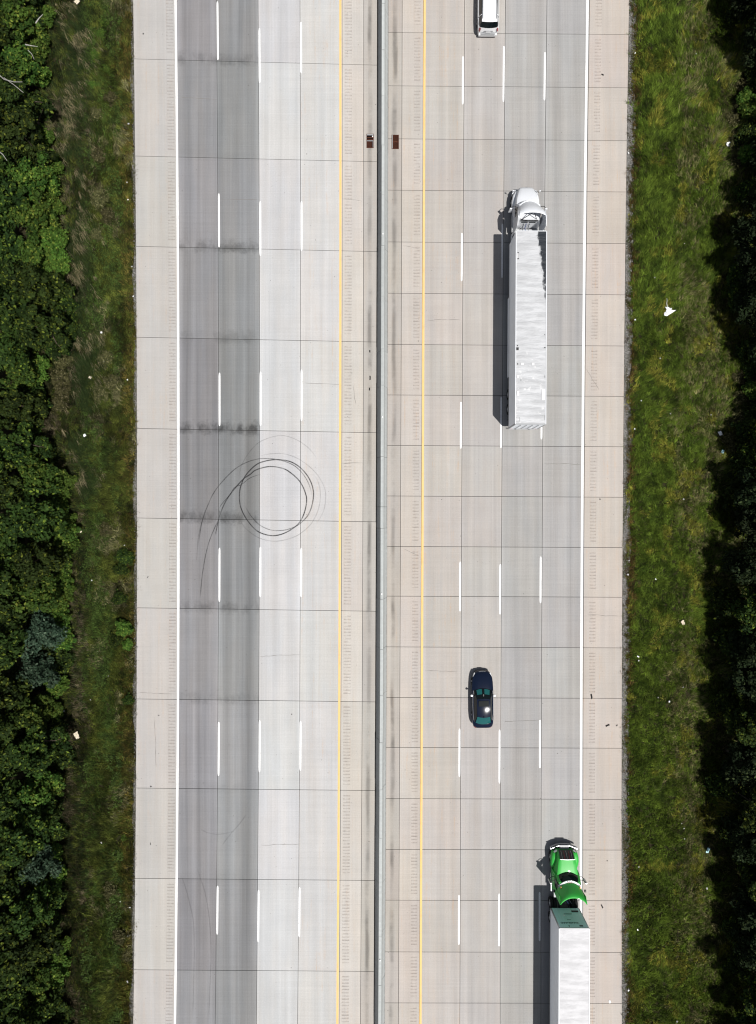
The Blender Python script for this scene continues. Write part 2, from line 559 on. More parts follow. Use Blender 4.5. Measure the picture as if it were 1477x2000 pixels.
def slab_mesh(u0, u1, ja, jb, left, rumble=None):
    G = .42
    def pt(s_, t_):
        u = u0 + G + (u1 - u0 - 2 * G) * s_
        jj = ja + G + (jb - ja - 2 * G) * t_
        px = wx(u, jj)
        return P(px, jrow(jj, px, left))
    zt = rnd.uniform(-.002, .002)
    zb = -.055
    mb = MB(); uv = []
    def V(s_, t_, z): 
        p = pt(s_, t_); return (p.x, p.y, z)
    def quad(pts, st, mi=0):
        mb.add(pts, [tuple(range(len(pts)))], mi); uv.extend(st)
    segs = [0, 1]
    if rumble:
        sa = (rumble[0] - u0) / (u1 - u0); sb = (rumble[1] - u0) / (u1 - u0)
        segs = [0, sa, sb, 1]
    for a, b in zip(segs[:-1], segs[1:]):
        if rumble and a == segs[1]:
            continue
        quad([V(a, 1, zt), V(b, 1, zt), V(b, 0, zt), V(a, 0, zt)], [(a, 1), (b, 1), (b, 0), (a, 0)])
    if rumble:
        Lm = (jb - ja) / S
        m0 = .34
        n = int((Lm - 2 * m0) / .29)
        ts = [0.0]
        prof = [zt]; gr = []
        for i in range(n):
            a = (m0 + i * .29 + .05) / Lm
            dp = .022 * rnd.uniform(.55, 1.2)
            for f_, z_ in ((0, 0), (.045, -dp), (.085, -dp), (.135, 0)):
                ts.append(a + f_ / Lm); prof.append(zt + z_)
        ts.append(1.0); prof.append(zt)
        jit = 0
        for i in range(len(ts) - 1):
            t0, t1 = ts[i], ts[i + 1]
            inside = i > 0 and (i - 1) % 4 in (0, 1, 2) and i < len(ts) - 2
            quad([V(sa, t1, prof[i + 1]), V(sb, t1, prof[i + 1]), V(sb, t0, prof[i]), V(sa, t0, prof[i])], [(sa, t1), (sb, t1), (sb, t0), (sa, t0)], 1 if inside else 0)
        for i in range(n):
            q = 1 + 4 * i
            for s_ in (sa, sb):
                pts = [V(s_, ts[q + k], prof[q + k]) for k in range(4)]
                st = [(s_, ts[q + k]) for k in range(4)]
                if s_ == sa: pts, st = pts[::-1], st[::-1]
                quad(pts, st, 1)
    for (s0, t0), (s1, t1) in (((0, 0), (1, 0)), ((1, 0), (1, 1)), ((1, 1), (0, 1)), ((0, 1), (0, 0))):
        quad([V(s0, t0, zt), V(s1, t1, zt), V(s1, t1, zb), V(s0, t0, zb)], [(s0, t0), (s1, t1), (s1, t1), (s0, t0)])
    me = bpy.data.meshes.new("slab")
    me.from_pydata(mb.v, [], mb.f)
    me.materials.append(M['concrete']); me.materials.append(M['groove'])
    me.polygons.foreach_set("material_index", mb.mi)
    ul = me.uv_layers.new(name="UVMap")
    ul.data.foreach_set("uv", [c for p in uv for c in p])
    me.update()
    return me

def road(name, label, ulo, uhi, left):
    """base sheet with the slabs as parts"""
    rows = []
    for py in range(-300, 2301, 100):
        rows.append([(*P(wx(ulo, py), py).xy, -.05), (*P(wx(uhi, py), py).xy, -.05)])
    mb = MB().grid(rows)
    r = mb.build(name, M['joint'])
    return tag(r, label, kind="structure")

ROADL = road("road", "pale concrete carriageway left of the median barrier", 267.5 - UC, 735 - UC, True)
ROADR = road("road", "warm grey concrete carriageway right of the median barrier", 756 - UC, 1217 - UC, False)

colsL = [ # u0, u1, tint, wear, oil, gutter, rust, rumble
    (267.5, 351, (.385, .370, .352), .10, 0, 0, .65, (331, 344.5)),
    (351, 427, (.215, .213, .219), 1.0, .9, 0, .05, None),
    (427, 507, (.208, .212, .214), 1.0, 1.0, 0, .05, None),
    (507, 587, (.430, .430, .430), .30, 0, 0, .05, None),
    (587, 667.5, (.440, .435, .426), .15, 0, 0, .80, None),
    (667.5, 709, (.440, .412, .380), .10, 0, 0, .55, (672, 686)),
    (709, 735, (.370, .350, .322), .10, 0, .95, .35, None)]
colsR = [
    (756, 782.6, (.350, .325, .298), .10, 0, 1.0, .40, None),
    (782.6, 823.3, (.405, .372, .340), .10, 0, 0, .60, (806, 818)),
    (823.3, 902, (.385, .360, .334), .35, 0, 0, .95, None),
    (902, 980.2, (.368, .350, .332), .40, 0, 0, .25, None),
    (980.2, 1059.5, (.318, .312, .303), .55, .15, 0, .05, None),
    (1059.5, 1141, (.312, .306, .298), .55, .15, 0, .05, None),
    (1141, 1217, (.405, .366, .332), .10, 0, 0, .80, (1152, 1164))]
OIL = {-62: .35, 115: .6, 304.6: .06, 481: .8, 658.5: .45, 836.6: 1.1, 1011.5: .85, 1187: .6, 1365: .45, 1539: .15, 1715.5: .1, 1894: .05, 1265: .3, 773.5: .3}
GRIME = {-62: 1.02, 115: 1.0, 304.6: 1.05, 481: .97, 658.5: .90, 836.6: .82, 1011.5: .95, 1187: 1.04, 1365: 1.10, 1539: 1.07, 1715.5: 1.0}   # tyre grime differs from slab to slab
for left, cols, J, R in ((True, colsL, JL, ROADL), (False, colsR, JR, ROADR)):
    for ja, jb in zip(J[:-1], J[1:]):
        for u0, u1, tint, wear, oil, gut, rust, rum in cols:
            rm = (rum[0] - UC, rum[1] - UC) if rum else None
            o = link("slab", slab_mesh(u0 - UC, u1 - UC, ja, jb, left, rm), R)
            k = rnd.uniform(.975, 1.025) * (GRIME.get(ja, 1.0) if wear > .9 else 1.0)
            o["tint"] = [tint[0] * k, tint[1] * k * rnd.uniform(.99, 1.01), tint[2] * k]
            o["wear"] = wear * rnd.uniform(.75, 1.15); o["oil"] = oil * OIL.get(ja, .1) * rnd.uniform(.6, 1.0); o["oil_below"] = oil * OIL.get(jb, .1) * rnd.uniform(.75, 1.0)
            o["gutter"] = gut * rnd.uniform(.6, 1.1); o["rust"] = rust * rnd.uniform(.5, 1.2)

# beyond the frame the road goes on as plain strips
for nm, ulo, uhi in (("road", 267.5, 735), ("road", 756, 1217)):
    for sgn in (1, -1):
        y0 = P(0, -240).y if sgn > 0 else P(0, 2248).y
        py = -240 if sgn > 0 else 2248
        xa, xb = P(wx(ulo - UC, py), py).x, P(wx(uhi - UC, py), py).x
        ya, yb = (y0 + .4, 800) if sgn > 0 else (-800, y0 - .8)
        o = MB().box(xa, xb, ya, yb, -.12, -.001).build(nm, M['concrete'])
        me_ = o.data; me_.uv_layers.new(name="UVMap")
        o["tint"] = [.34, .325, .31]; o["wear"] = 0.3; o["oil"] = 0.0; o["oil_below"] = 0.0; o["gutter"] = 0.0; o["rust"] = 0.2
        tag(o, "plain concrete road running on beyond the frame", kind="structure")

# ------------------------------------------------------------------ painted markings (parts of the road)
def stripe(name, parent, u, width, ya, yb, m, z=.0065, taper=False, step=60):
    rows = []
    n = max(2, int((yb - ya) / step) + 1)
    for i in range(n):
        py = ya + (yb - ya) * i / (n - 1)
        hw = width / 2
        if taper and i in (0, n - 1): hw *= .55
        c = wx(u, py)
        rows.append([(*P(c - hw, py).xy, z), (*P(c + hw, py).xy, z)])
    if taper:   # a short tapered tip at each end
        pass
    o = MB().grid(rows).build(name, m, parent)
    return o
def u_of(px, py):
    t = (py - 1000) / 1000
    c = 743.6 - 3.5 * t - 1.1 * t * t
    return (px - c) / (1 - 0.0075 * t + 0.0135 * t * t)

stripe("edge_line", ROADL, 347.8 - UC + 1.2, 4.3, -230, 2240, M['white_line'])
stripe("edge_line", ROADL, 664.2 - UC, 4.3, -230, 2240, M['yellow_line'])
stripe("edge_line", ROADR, 825.6 - UC, 4.3, -230, 2240, M['yellow_line'])
stripe("edge_line", ROADR, 1137.2 - UC, 4.6, -230, 2240, M['white_line'])
dash = [
    (ROADL, 429.0, [(-230, -232 + 117), (18 - 15, 117), (378, 483), (728, 832), (1070, 1175), (1410, 1515), (1730, 1825), (2075, 2170)]),
    (ROADL, 508.9, [(55, 162), (393, 500), (726, 832), (1068, 1166), (1407, 1508), (1738, 1840), (2085, 2180)]),
    (ROADL, 588.8, [(43, 143), (393, 490), (722, 822), (1070, 1166), (1408, 1505), (1733, 1830), (2075, 2170)]),
    (ROADR, 899.6, [(-220, -130), (110, 204), (455, 549), (785, 876), (1097, 1194), (1423, 1517), (1748, 1845), (2080, 2170)]),
    (ROADR, 977.9, [(90, 199), (437, 543), (775, 875), (1102, 1200), (1425, 1530), (1745, 1848), (2080, 2170)]),
    (ROADR, 1056.8, [(102, 196), (428, 530), (762, 858), (1087, 1178), (1406, 1500), (1742, 1838), (2080, 2170)])]
for par, px, spans in dash:
    for a, b in spans:
        u = px - UC
        n = 10; rows = []
        for i, f in enumerate((0, .03, .09, .3, .5, .7, .91, .97, 1)):
            py = a + (b - a) * f
            hw = (1.0, 1.7, 1.85, 1.9, 1.9, 1.9, 1.85, 1.7, 1.0)[i]
            c = wx(u, py)
            rows.append([(*P(c - hw, py).xy, .0065), (*P(c + hw, py).xy, .0065)])
        MB().grid(rows).build("lane_marking", M['white_line'], par)

# ------------------------------------------------------------------ skid marks (parts of the road)
def catmull(pts, n=8):
    out = []
    q = [pts[0]] + pts + [pts[-1]]
    for i in range(1, len(q) - 2):
        p0, p1, p2, p3 = [np.array(x, float) for x in q[i - 1:i + 3]]
        for k in range(n):
            t = k / n
            out.append(.5 * ((2 * p1) + (-p0 + p2) * t + (2 * p0 - 5 * p1 + 4 * p2 - p3) * t * t + (-p0 + 3 * p1 - 3 * p2 + p3) * t ** 3))
    out.append(np.array(pts[-1], float))
    return out
zskid = [.010]
def skid(pts, wpx, m, org, scl):
    wpx *= 1.7; z = zskid[0]; zskid[0] += .0012
    q = [(org[0] + x / scl, org[1] + y / scl) for x, y in pts]
    c = catmull(q)
    rows = []
    L = [0]
    for a, b in zip(c[:-1], c[1:]): L.append(L[-1] + np.hypot(*(b - a)))
    for i, p in enumerate(c):
        d = c[min(i + 1, len(c) - 1)] - c[max(i - 1, 0)]
        d = d / (np.hypot(*d) + 1e-9); nrm = np.array([-d[1], d[0]])
        a, b = p - nrm * wpx / 2, p + nrm * wpx / 2
        rows.append([(*P(*a).xy, z), (*P(*b).xy, z)])
    mb = MB().grid(rows)
    me = mb.mesh("skid_mark", [m], fix=False)
    ul = me.uv_layers.new(name="UVMap")
    uvs = []
    for f in mb.f:
        for vi in f:
            uvs += [L[vi // 2] / L[-1], float(vi % 2)]
    ul.data.foreach_set("uv", uvs)
    return link("skid_mark", me, ROADL)
o1, s1 = (330, 750), 3.517
skid([(318, 1060), (345, 920), (400, 790), (500, 665), (560, 620), (600, 590), (690, 567), (775, 578), (830, 605), (900, 670), (940, 755), (945, 820), (925, 900), (890, 960), (840, 1000), (780, 1030), (715, 1042), (650, 1030), (595, 1000), (535, 930), (495, 850), (485, 770), (495, 700), (530, 625), (600, 555), (670, 528), (745, 520), (830, 532), (900, 572), (955, 635), (985, 700), (994, 770), (975, 860), (940, 920), (880, 975), (820, 1000)], 1.9, M['skid_dark'], o1, s1)
skid([(980, 880), (900, 960), (830, 995), (760, 1007), (690, 1000), (620, 965), (560, 900), (520, 830)], 1.5, M['skid_mid'], o1, s1)
skid([(200, 1130), (212, 1040), (230, 940), (265, 840), (320, 730), (420, 615), (500, 555), (590, 520), (670, 512), (760, 522), (860, 560), (930, 630), (970, 710), (988, 800)], 1.6, M['skid_mid'], o1, s1)
skid([(955, 620), (1010, 640), (1040, 740), (1030, 850), (985, 950), (920, 1015), (850, 1055), (740, 1080), (640, 1065), (560, 1020), (500, 955), (470, 860)], 1.5, M['skid_faint'], o1, s1)
skid([(480, 660), (500, 560), (560, 460), (640, 390), (770, 354), (880, 385), (970, 450), (1035, 540)], 1.4, M['skid_faint'], o1, s1)
skid([(600, 500), (700, 480), (800, 482), (900, 520), (1000, 600), (1060, 690), (1078, 770), (1060, 880), (1000, 980)], 1.4, M['skid_faint'], o1, s1)
skid([(345, 925), (310, 1000), (275, 1090), (248, 1200), (228, 1330), (215, 1480)], 1.6, M['skid_mid'], o1, s1)
skid([(345, 860), (350, 900), (335, 960), (320, 1040)], 1.7, M['skid_mid'], o1, s1)
skid([(640, 617), (560, 645), (500, 690), (450, 712), (420, 760), (360, 830), (345, 870)], 1.2, M['skid_mid'], o1, s1)
skid([(230, 930), (205, 1040), (195, 1150), (190, 1230)], 1.4, M['skid_faint'], o1, s1)
o2, s2 = (260, 1500), 3.6925
skid([(330, 735), (372, 840), (410, 980), (436, 1110), (442, 1300), (440, 1450), (430, 1846)], 1.7, M['skid_faint'], o2, s2)
skid([(455, 700), (485, 790), (520, 900), (550, 1080), (562, 1280), (558, 1500), (545, 1846)], 1.7, M['skid_faint'], o2, s2)
skid([(485, 440), (540, 466), (610, 477), (680, 468), (740, 450)], 1.4, M['skid_faint'], o2, s2)
skid([(640, 560), (700, 480), (770, 400), (820, 330)], 1.4, M['skid_faint'], o2, s2)

# hairline cracks across some slabs
def crack(x0, y0, x1, y1, par):
    z = .0025
    n = max(6, int(math.hypot(x1 - x0, y1 - y0) / 6))
    rows = []
    ox = oy = 0
    for i in range(n + 1):
        f = i / n
        ox += rnd.uniform(-.7, .7); oy += rnd.uniform(-.7, .7)
        wd = rnd.uniform(.18, .42) * (1 if 0 < i < n else .2)
        q = (x0 + (x1 - x0) * f + ox, y0 + (y1 - y0) * f + oy)
        vert = abs(y1 - y0) > abs(x1 - x0)
        d_ = (wd, 0) if vert else (0, wd)
        rows.append([(*P(q[0] - d_[0], q[1] - d_[1]).xy, z), (*P(q[0] + d_[0], q[1] + d_[1]).xy, z)])
    MB().grid(rows).build("crack", M['crack'], par)
for q in ((352, 190, 424, 194), (430, 390, 505, 388), (590, 748, 664, 752), (668, 905, 708, 903), (508, 1283, 586, 1281), (788, 1072, 818, 1086), (690, 752, 695, 790), (270, 1352, 340, 1356), (510, 1650, 585, 1648),
          (668, 388, 708, 392), (1062, 905, 1136, 908), (985, 1410, 1056, 1407), (832, 625, 898, 622), (1146, 720, 1170, 760), (302, 1400, 306, 1500), (830, 1310, 896, 1312), (788, 480, 822, 486), (1148, 1200, 1214, 1203)):
    crack(*q, ROADL if q[0] < 740 else ROADR)

# ------------------------------------------------------------------ gravel edges
def gravel_strip(label, ua, ub, side):
    rows = []
    for py in range(-240, 2261, 25):
        a, b = wx(ua, py), wx(ub, py)
        j = 3.0 * math.sin(py * .031) + rnd.uniform(-2, 2)
        if side < 0: pa, pb = P(a + j, py), P(b, py)
        else: pa, pb = P(a, py), P(b + j, py)
        rows.append([(pa.x, pa.y, -.085 if side < 0 else -.04), (.5 * (pa.x + pb.x), pa.y, -.055), (pb.x, pb.y, -.04 if side < 0 else -.085)])
    o = MB().grid(rows).build("gravel_edge", M['gravel'], fix=True)
    tag(o, label, kind="structure")
    # loose stones
    n = 5200 if side > 0 else 2200
    py = rng.uniform(-120, 2120, n); f = rng.random(n) ** 1.4
    if side < 0: f = 1 - f
    t = (py - 1000) / 1000
    u = ua + (ub - ua) * f
    px = (743.6 - 3.5 * t - 1.1 * t * t) + u * (1 - .0075 * t + .0135 * t * t)
    X = (px - 738.5) / S; Y = (1000 - py) / S
    r = rng.uniform(.02, .06, n)
    base = np.array([(1, 0, 0), (0, 1, 0), (-1, 0, 0), (0, -1, 0), (0, 0, .8), (0, 0, -.6)])
    V = base[None] * r[:, None, None] * rng.uniform(.6, 1.3, (n, 6, 1)) + np.stack([X, Y, np.full(n, -.045)], 1)[:, None]
    Fb = np.array([(0, 1, 4), (1, 2, 4), (2, 3, 4), (3, 0, 4), (1, 0, 5), (2, 1, 5), (3, 2, 5), (0, 3, 5)])
    F = (Fb[None] + (np.arange(n) * 6)[:, None, None]).reshape(-1, 3)
    c = rng.uniform(.08, .36 if side > 0 else .26, (n, 1)) * np.array([[1, .97, .93]])
    st = link("gravel_stones", cmesh("gravel_stones", V.reshape(-1, 3), F, np.repeat(c, 6, 0), M['stone'], 3))
    tag(st, label.replace("strip", "loose stones"), kind="stuff")
gravel_strip("grey gravel strip between the right shoulder and the grass", 1217.5 - UC, 1231 - UC, 1)
gravel_strip("thin gravel strip between the left shoulder and the verge", 262.5 - UC, 267 - UC, -1)

# ------------------------------------------------------------------ median barrier
bar = thing("median_barrier", "tall grey concrete median barrier running between the two carriageways", "barrier")
prof = [(-.47, -.05), (-.47, .08), (-.36, .28), (-.18, .75), (-.135, 1.42), (-.11, 1.45), (.11, 1.45), (.135, 1.42), (.18, .75), (.36, .28), (.47, .08), (.47, -.05)]
def bar_c(py):
    return wx(747.2 - UC - 1.0, py)
yb_ = [-240, -150, -60, 30, 118, 206, 300, 395, 492, 590, 689, 758, 894, 990, 1031, 1167, 1262, 1350, 1440, 1530, 1622, 1715, 1810, 1903, 1995, 2090, 2180, 2260]
for a, b in zip(yb_[:-1], yb_[1:]):
    rows = []
    dx = rnd.uniform(-.012, .012); dz = rnd.uniform(-.012, .012)
    for f in (0, .5, 1):
        py = a + .25 + (b - a - .5) * f
        c = P(bar_c(py), py)
        rows.append([(c.x + x + dx, c.y, z + (dz if z > .2 else 0)) for x, z in prof])
    mb = MB().grid(rows)
    n = len(prof)
    mb.add(rows[0], [tuple(range(n))]); mb.add(rows[-1], [tuple(range(n))[::-1]])
    mb.build("barrier_section", M['barrier'], bar, smooth=30)
for px, py in ((738.6, 386), (745.8, 470), (745.2, 819), (743.2, 1156), (741.3, 1854)):
    c = P(bar_c(py), py)
    x = c.x - .17 if px < 740 else c.x
    z = 1.455 if px > 740 else 1.05
    MB().box(x - .04, x + .04, c.y - .06, c.y + .06, z, z + .09).build("reflector", M['reflector'], bar, bevel=.01)

# ------------------------------------------------------------------ drain grates
def grate(px, py, label, half):
    c = P(px, py)
    r = thing("drain_grate", label, "drain grate", (c.x, c.y, 0))
    W, L = .29, .60
    MB().box(-W, W, -L, L, .003, .012).build("pit_shade_plate", M['pit_shade_plate'], r)  # flat near black plate, the recess's shade put into its colour
    f = MB()
    f.box(-W - .03, -W, -L - .03, L + .03, .003, .05); f.box(W, W + .03, -L - .03, L + .03, .003, .05)
    f.box(-W, W, -L - .03, -L, .003, .05); f.box(-W, W, L, L + .03, .003, .05)
    f.build("frame", M['rust'], r)
    MB().box(-W, W, -.03, .03, .013, .047).build("cross_bar", M['plate'] if half else M['rust'], r)
    for i in range(6):
        x = -W + (i + .5) * 2 * W / 6
        y1 = -.03 if half else L
        MB().box(x - .019, x + .019, -L, -.03, .013, .042).build("grate_bar", M['rust'], r)
        if not half:
            MB().box(x - .019, x + .019, .03, L, .013, .040).build("grate_bar", M['rust'], r)
    if half:
        MB().box(-W, W, L - .10, L, .013, .045).build("ledge", M['plate'], r)
        for yy in (.14, .30):
            MB().box(-W, W, yy - .025, yy + .025, .013, .03).build("grate_bar", M['rust'], r)
        MB().box(W - .05, W - .01, -L, 0, .045, .055).build("worn_edge", M['plate'], r)
    else:
        MB().box(-W, -W + .05, -L, L, .045, .055).build("worn_edge", M['plate'], r)
    return c
c = grate(723.2, 275.5, "rusty drain grate left of the barrier with its upper half open", True)
c2 = grate(772.2, 277.5, "rusty drain grate right of the barrier with two full panels", False)
tag(MB().cyl((c.x + .22, c.y + .38, .06), (0, 0, 1), .05, .08, 10).build("paper_cup", M['paper'], smooth=40), "small white paper cup lying on the left drain grate", "cup")

# ------------------------------------------------------------------ vehicle helpers
def wheel(parent, x, y, r, wd, side, rim_m, hub=.58):
    t = MB()
    n = 28
    prof_ = [(-wd / 2, r * .62), (-wd / 2, r * .93), (-wd / 2 + .03, r), (wd / 2 - .03, r), (wd / 2, r * .93), (wd / 2, r * .62)]
    rows = []
    for i in range(n + 1):
        a = 2 * math.pi * i / n
        rows.append([(x + dx, y + q * math.cos(a), r + q * math.sin(a)) for dx, q in prof_])
    t.grid(rows)
    o = t.build("wheel", M['rubber'], parent, smooth=50)
    xs = x + side * (wd / 2 - .04)
    MB().cyl((xs - side * .03, y, r), (side, 0, 0), r * .62, .06, 24).build("rim", rim_m, o, smooth=40)
    MB().cyl((xs + side * .03, y, r), (side, 0, 0), r * .28, .08, 16, r * .18).build("hub", rim_m, o, smooth=40)
    return o

def car_body(secs_in):
    secs = []
    for y, zt, wt, zb, wb, wl in secs_in:
        # zt crown height, wt half width of the top deck, zb shoulder height, wb half width at the shoulder, wl at the sill
        secs.append((y, [(0, zt), (wt * .5, zt - .008), (wt * .86, zt - .025), (wt, zt - .06), (wb, zb), (wb + .01, zb - .16), (wl + .01, .38), (wl, .24), (wl - .08, .17)]))
    return secs

# ---- black sedan
def sedan():
    loc = P(942.6, 1366, .7)
    r = thing("car", "glossy black sedan driving in the lane beside the yellow line", "car", (loc.x, loc.y, 0), .006)
    S_ = [(-2.50, .70, .40, .58, .62, .55), (-2.46, .93, .56, .74, .74, .70), (-2.34, 1.02, .66, .84, .82, .78), (-2.05, 1.05, .72, .90, .89, .85),
          (-1.5, 1.03, .80, .93, .925, .88), (-.8, 1.02, .83, .92, .93, .89), (.0, 1.01, .83, .91, .93, .89), (.75, 1.0, .80, .88, .925, .88), (1.1, .98, .76, .85, .92, .88),
          (1.6, .92, .70, .80, .90, .86), (2.0, .84, .62, .73, .84, .80), (2.3, .74, .52, .63, .72, .70), (2.45, .62, .40, .52, .55, .55), (2.50, .52, .30, .46, .40, .42)]
    MB().loft(car_body(S_)).build("body", M['black_car'], r, smooth=50)
    # glasshouse
    def pane(fn, m, name, n=7, k=5, off=.0):
        rows = [[fn(i / k, -1 + 2 * j / n) for j in range(n + 1)] for i in range(k + 1)]
        MB().grid(rows).build(name, m, r, smooth=60)
    lerp = lambda a, b, t: a + (b - a) * t
    pane(lambda t, s_: (lerp(.74, .60, t) * s_, lerp(1.06 - .16 * s_ * s_, .24 - .07 * s_ * s_, t), lerp(.985, 1.385, t ** .85) - .02 * s_ * s_), M['glass'], "windscreen")
    for lo_, hi_ in ((-.80, -.16), (.16, .80)):
        pane(lambda t, q: (lambda s_, t_: (lerp(.74, .60, t_) * s_, lerp(1.06 - .16 * s_ * s_, .24 - .07 * s_ * s_, t_), lerp(.985, 1.385, t_ ** .85) - .02 * s_ * s_ + .006))(lerp(lo_, hi_, (q + 1) / 2), .06 + .50 * t), M['glass_teal'], "dash_reflection", 4, 4)  # teal panes put the windscreen's reflection into the colour
    pane(lambda t, s_: (lerp(.60, .57, t) * s_, lerp(.24 - .07 * s_ * s_, -1.42 + .08 * s_ * s_, t), 1.385 + .075 * math.sin(math.pi * (t * .85 + .05)) - .035 * s_ * s_), M['black_car'], "roof", 9, 8)
    pane(lambda t, s_: (lerp(.56, .66, t) * s_, lerp(-1.42 + .08 * s_ * s_, -2.1 + .14 * s_ * s_, t), lerp(1.40, 1.06, t ** 1.2) - .03 * s_ * s_), M['glass_teal'], "rear_window")
    MB().box(-.44, .44, -.42, .06, 1.452, 1.468).build("sunroof", M['glass'], r, bevel=.006)
    for sd in (1, -1):
        rows = []
        for t, yb, yt in ((0, 1.0, .22), (.25, .5, -.1), (.5, -.3, -.55), (.75, -1.1, -1.05), (1, -1.95, -1.42)):
            rows.append([(sd * .80, yb, 1.0), (sd * .72, .5 * (yb + yt), 1.20), (sd * .60, yt, 1.375 + .05 * math.sin(math.pi * t))])
        MB().grid(rows).build("side_window", M['glass'], r, smooth=60)
        MB().tube([(sd * .85, .85, .985), (sd * .89, .3, 1.0), (sd * .90, -.4, 1.005), (sd * .88, -1.2, 1.0), (sd * .82, -1.75, 1.005)], .014, 6).build("window_trim", M['plate'], r, smooth=60)
        MB().grid([[(sd * .80, 2.06, .76), (sd * .64, 2.34, .70)], [(sd * .86, 1.98, .70), (sd * .72, 2.37, .64)], [(sd * .84, 2.08, .62), (sd * .70, 2.40, .58)]]).build("headlight", M['clear_lamp'], r)
        MB().grid([[(sd * .78, -2.28, .93), (sd * .58, -2.47, .90)], [(sd * .82, -2.36, .80), (sd * .62, -2.52, .78)]]).build("tail_light", M['red_lamp'], r)
        mr = MB(); mr.loft([(.52, [(0, 1.14), (.05, 1.12), (.05, 1.02), (0, 1.0)]), (.44, [(0, 1.17), (.09, 1.14), (.09, 1.0), (0, .98)]), (.36, [(0, 1.15), (.07, 1.12), (.07, 1.02), (0, 1.0)])])
        mr.v = [(sd * 1.0 + x * 1.15, y, z) for x, y, z in mr.v]
        mr.build("mirror", M['paper'], r, smooth=60)
        MB().box(min(sd * .85, sd * .93), max(sd * .85, sd * .93), .40, .48, 1.03, 1.07).build("mirror_arm", M['black'], r)
        for y in (1.55, -1.45):
            wheel(r, sd * .80, y, .33, .22, sd, M['alloy'])
    MB().tube([(-.30, 2.42, .60), (-.15, 2.475, .62), (.15, 2.475, .62), (.30, 2.42, .60)], .028, 6).build("grille_trim", M['chrome'], r, smooth=60)
    MB().box(-.28, .28, 2.40, 2.485, .42, .575).build("grille", M['black'], r, bevel=.02)
    MB().box(-.05, .05, .43, .62, 1.265, 1.325).build("interior_mirror", M['black'], r, bevel=.01)
    MB().box(-.26, .26, -2.515, -2.49, .55, .68).build("number_plate", M['paper'], r)
    MB().loft([(-1.30, [(0, 1.515), (.03, 1.48), (.035, 1.43)]), (-1.44, [(0, 1.46), (.02, 1.44), (.025, 1.40)])]).build("aerial_fin", M['black_car'], r, smooth=60)
sedan()

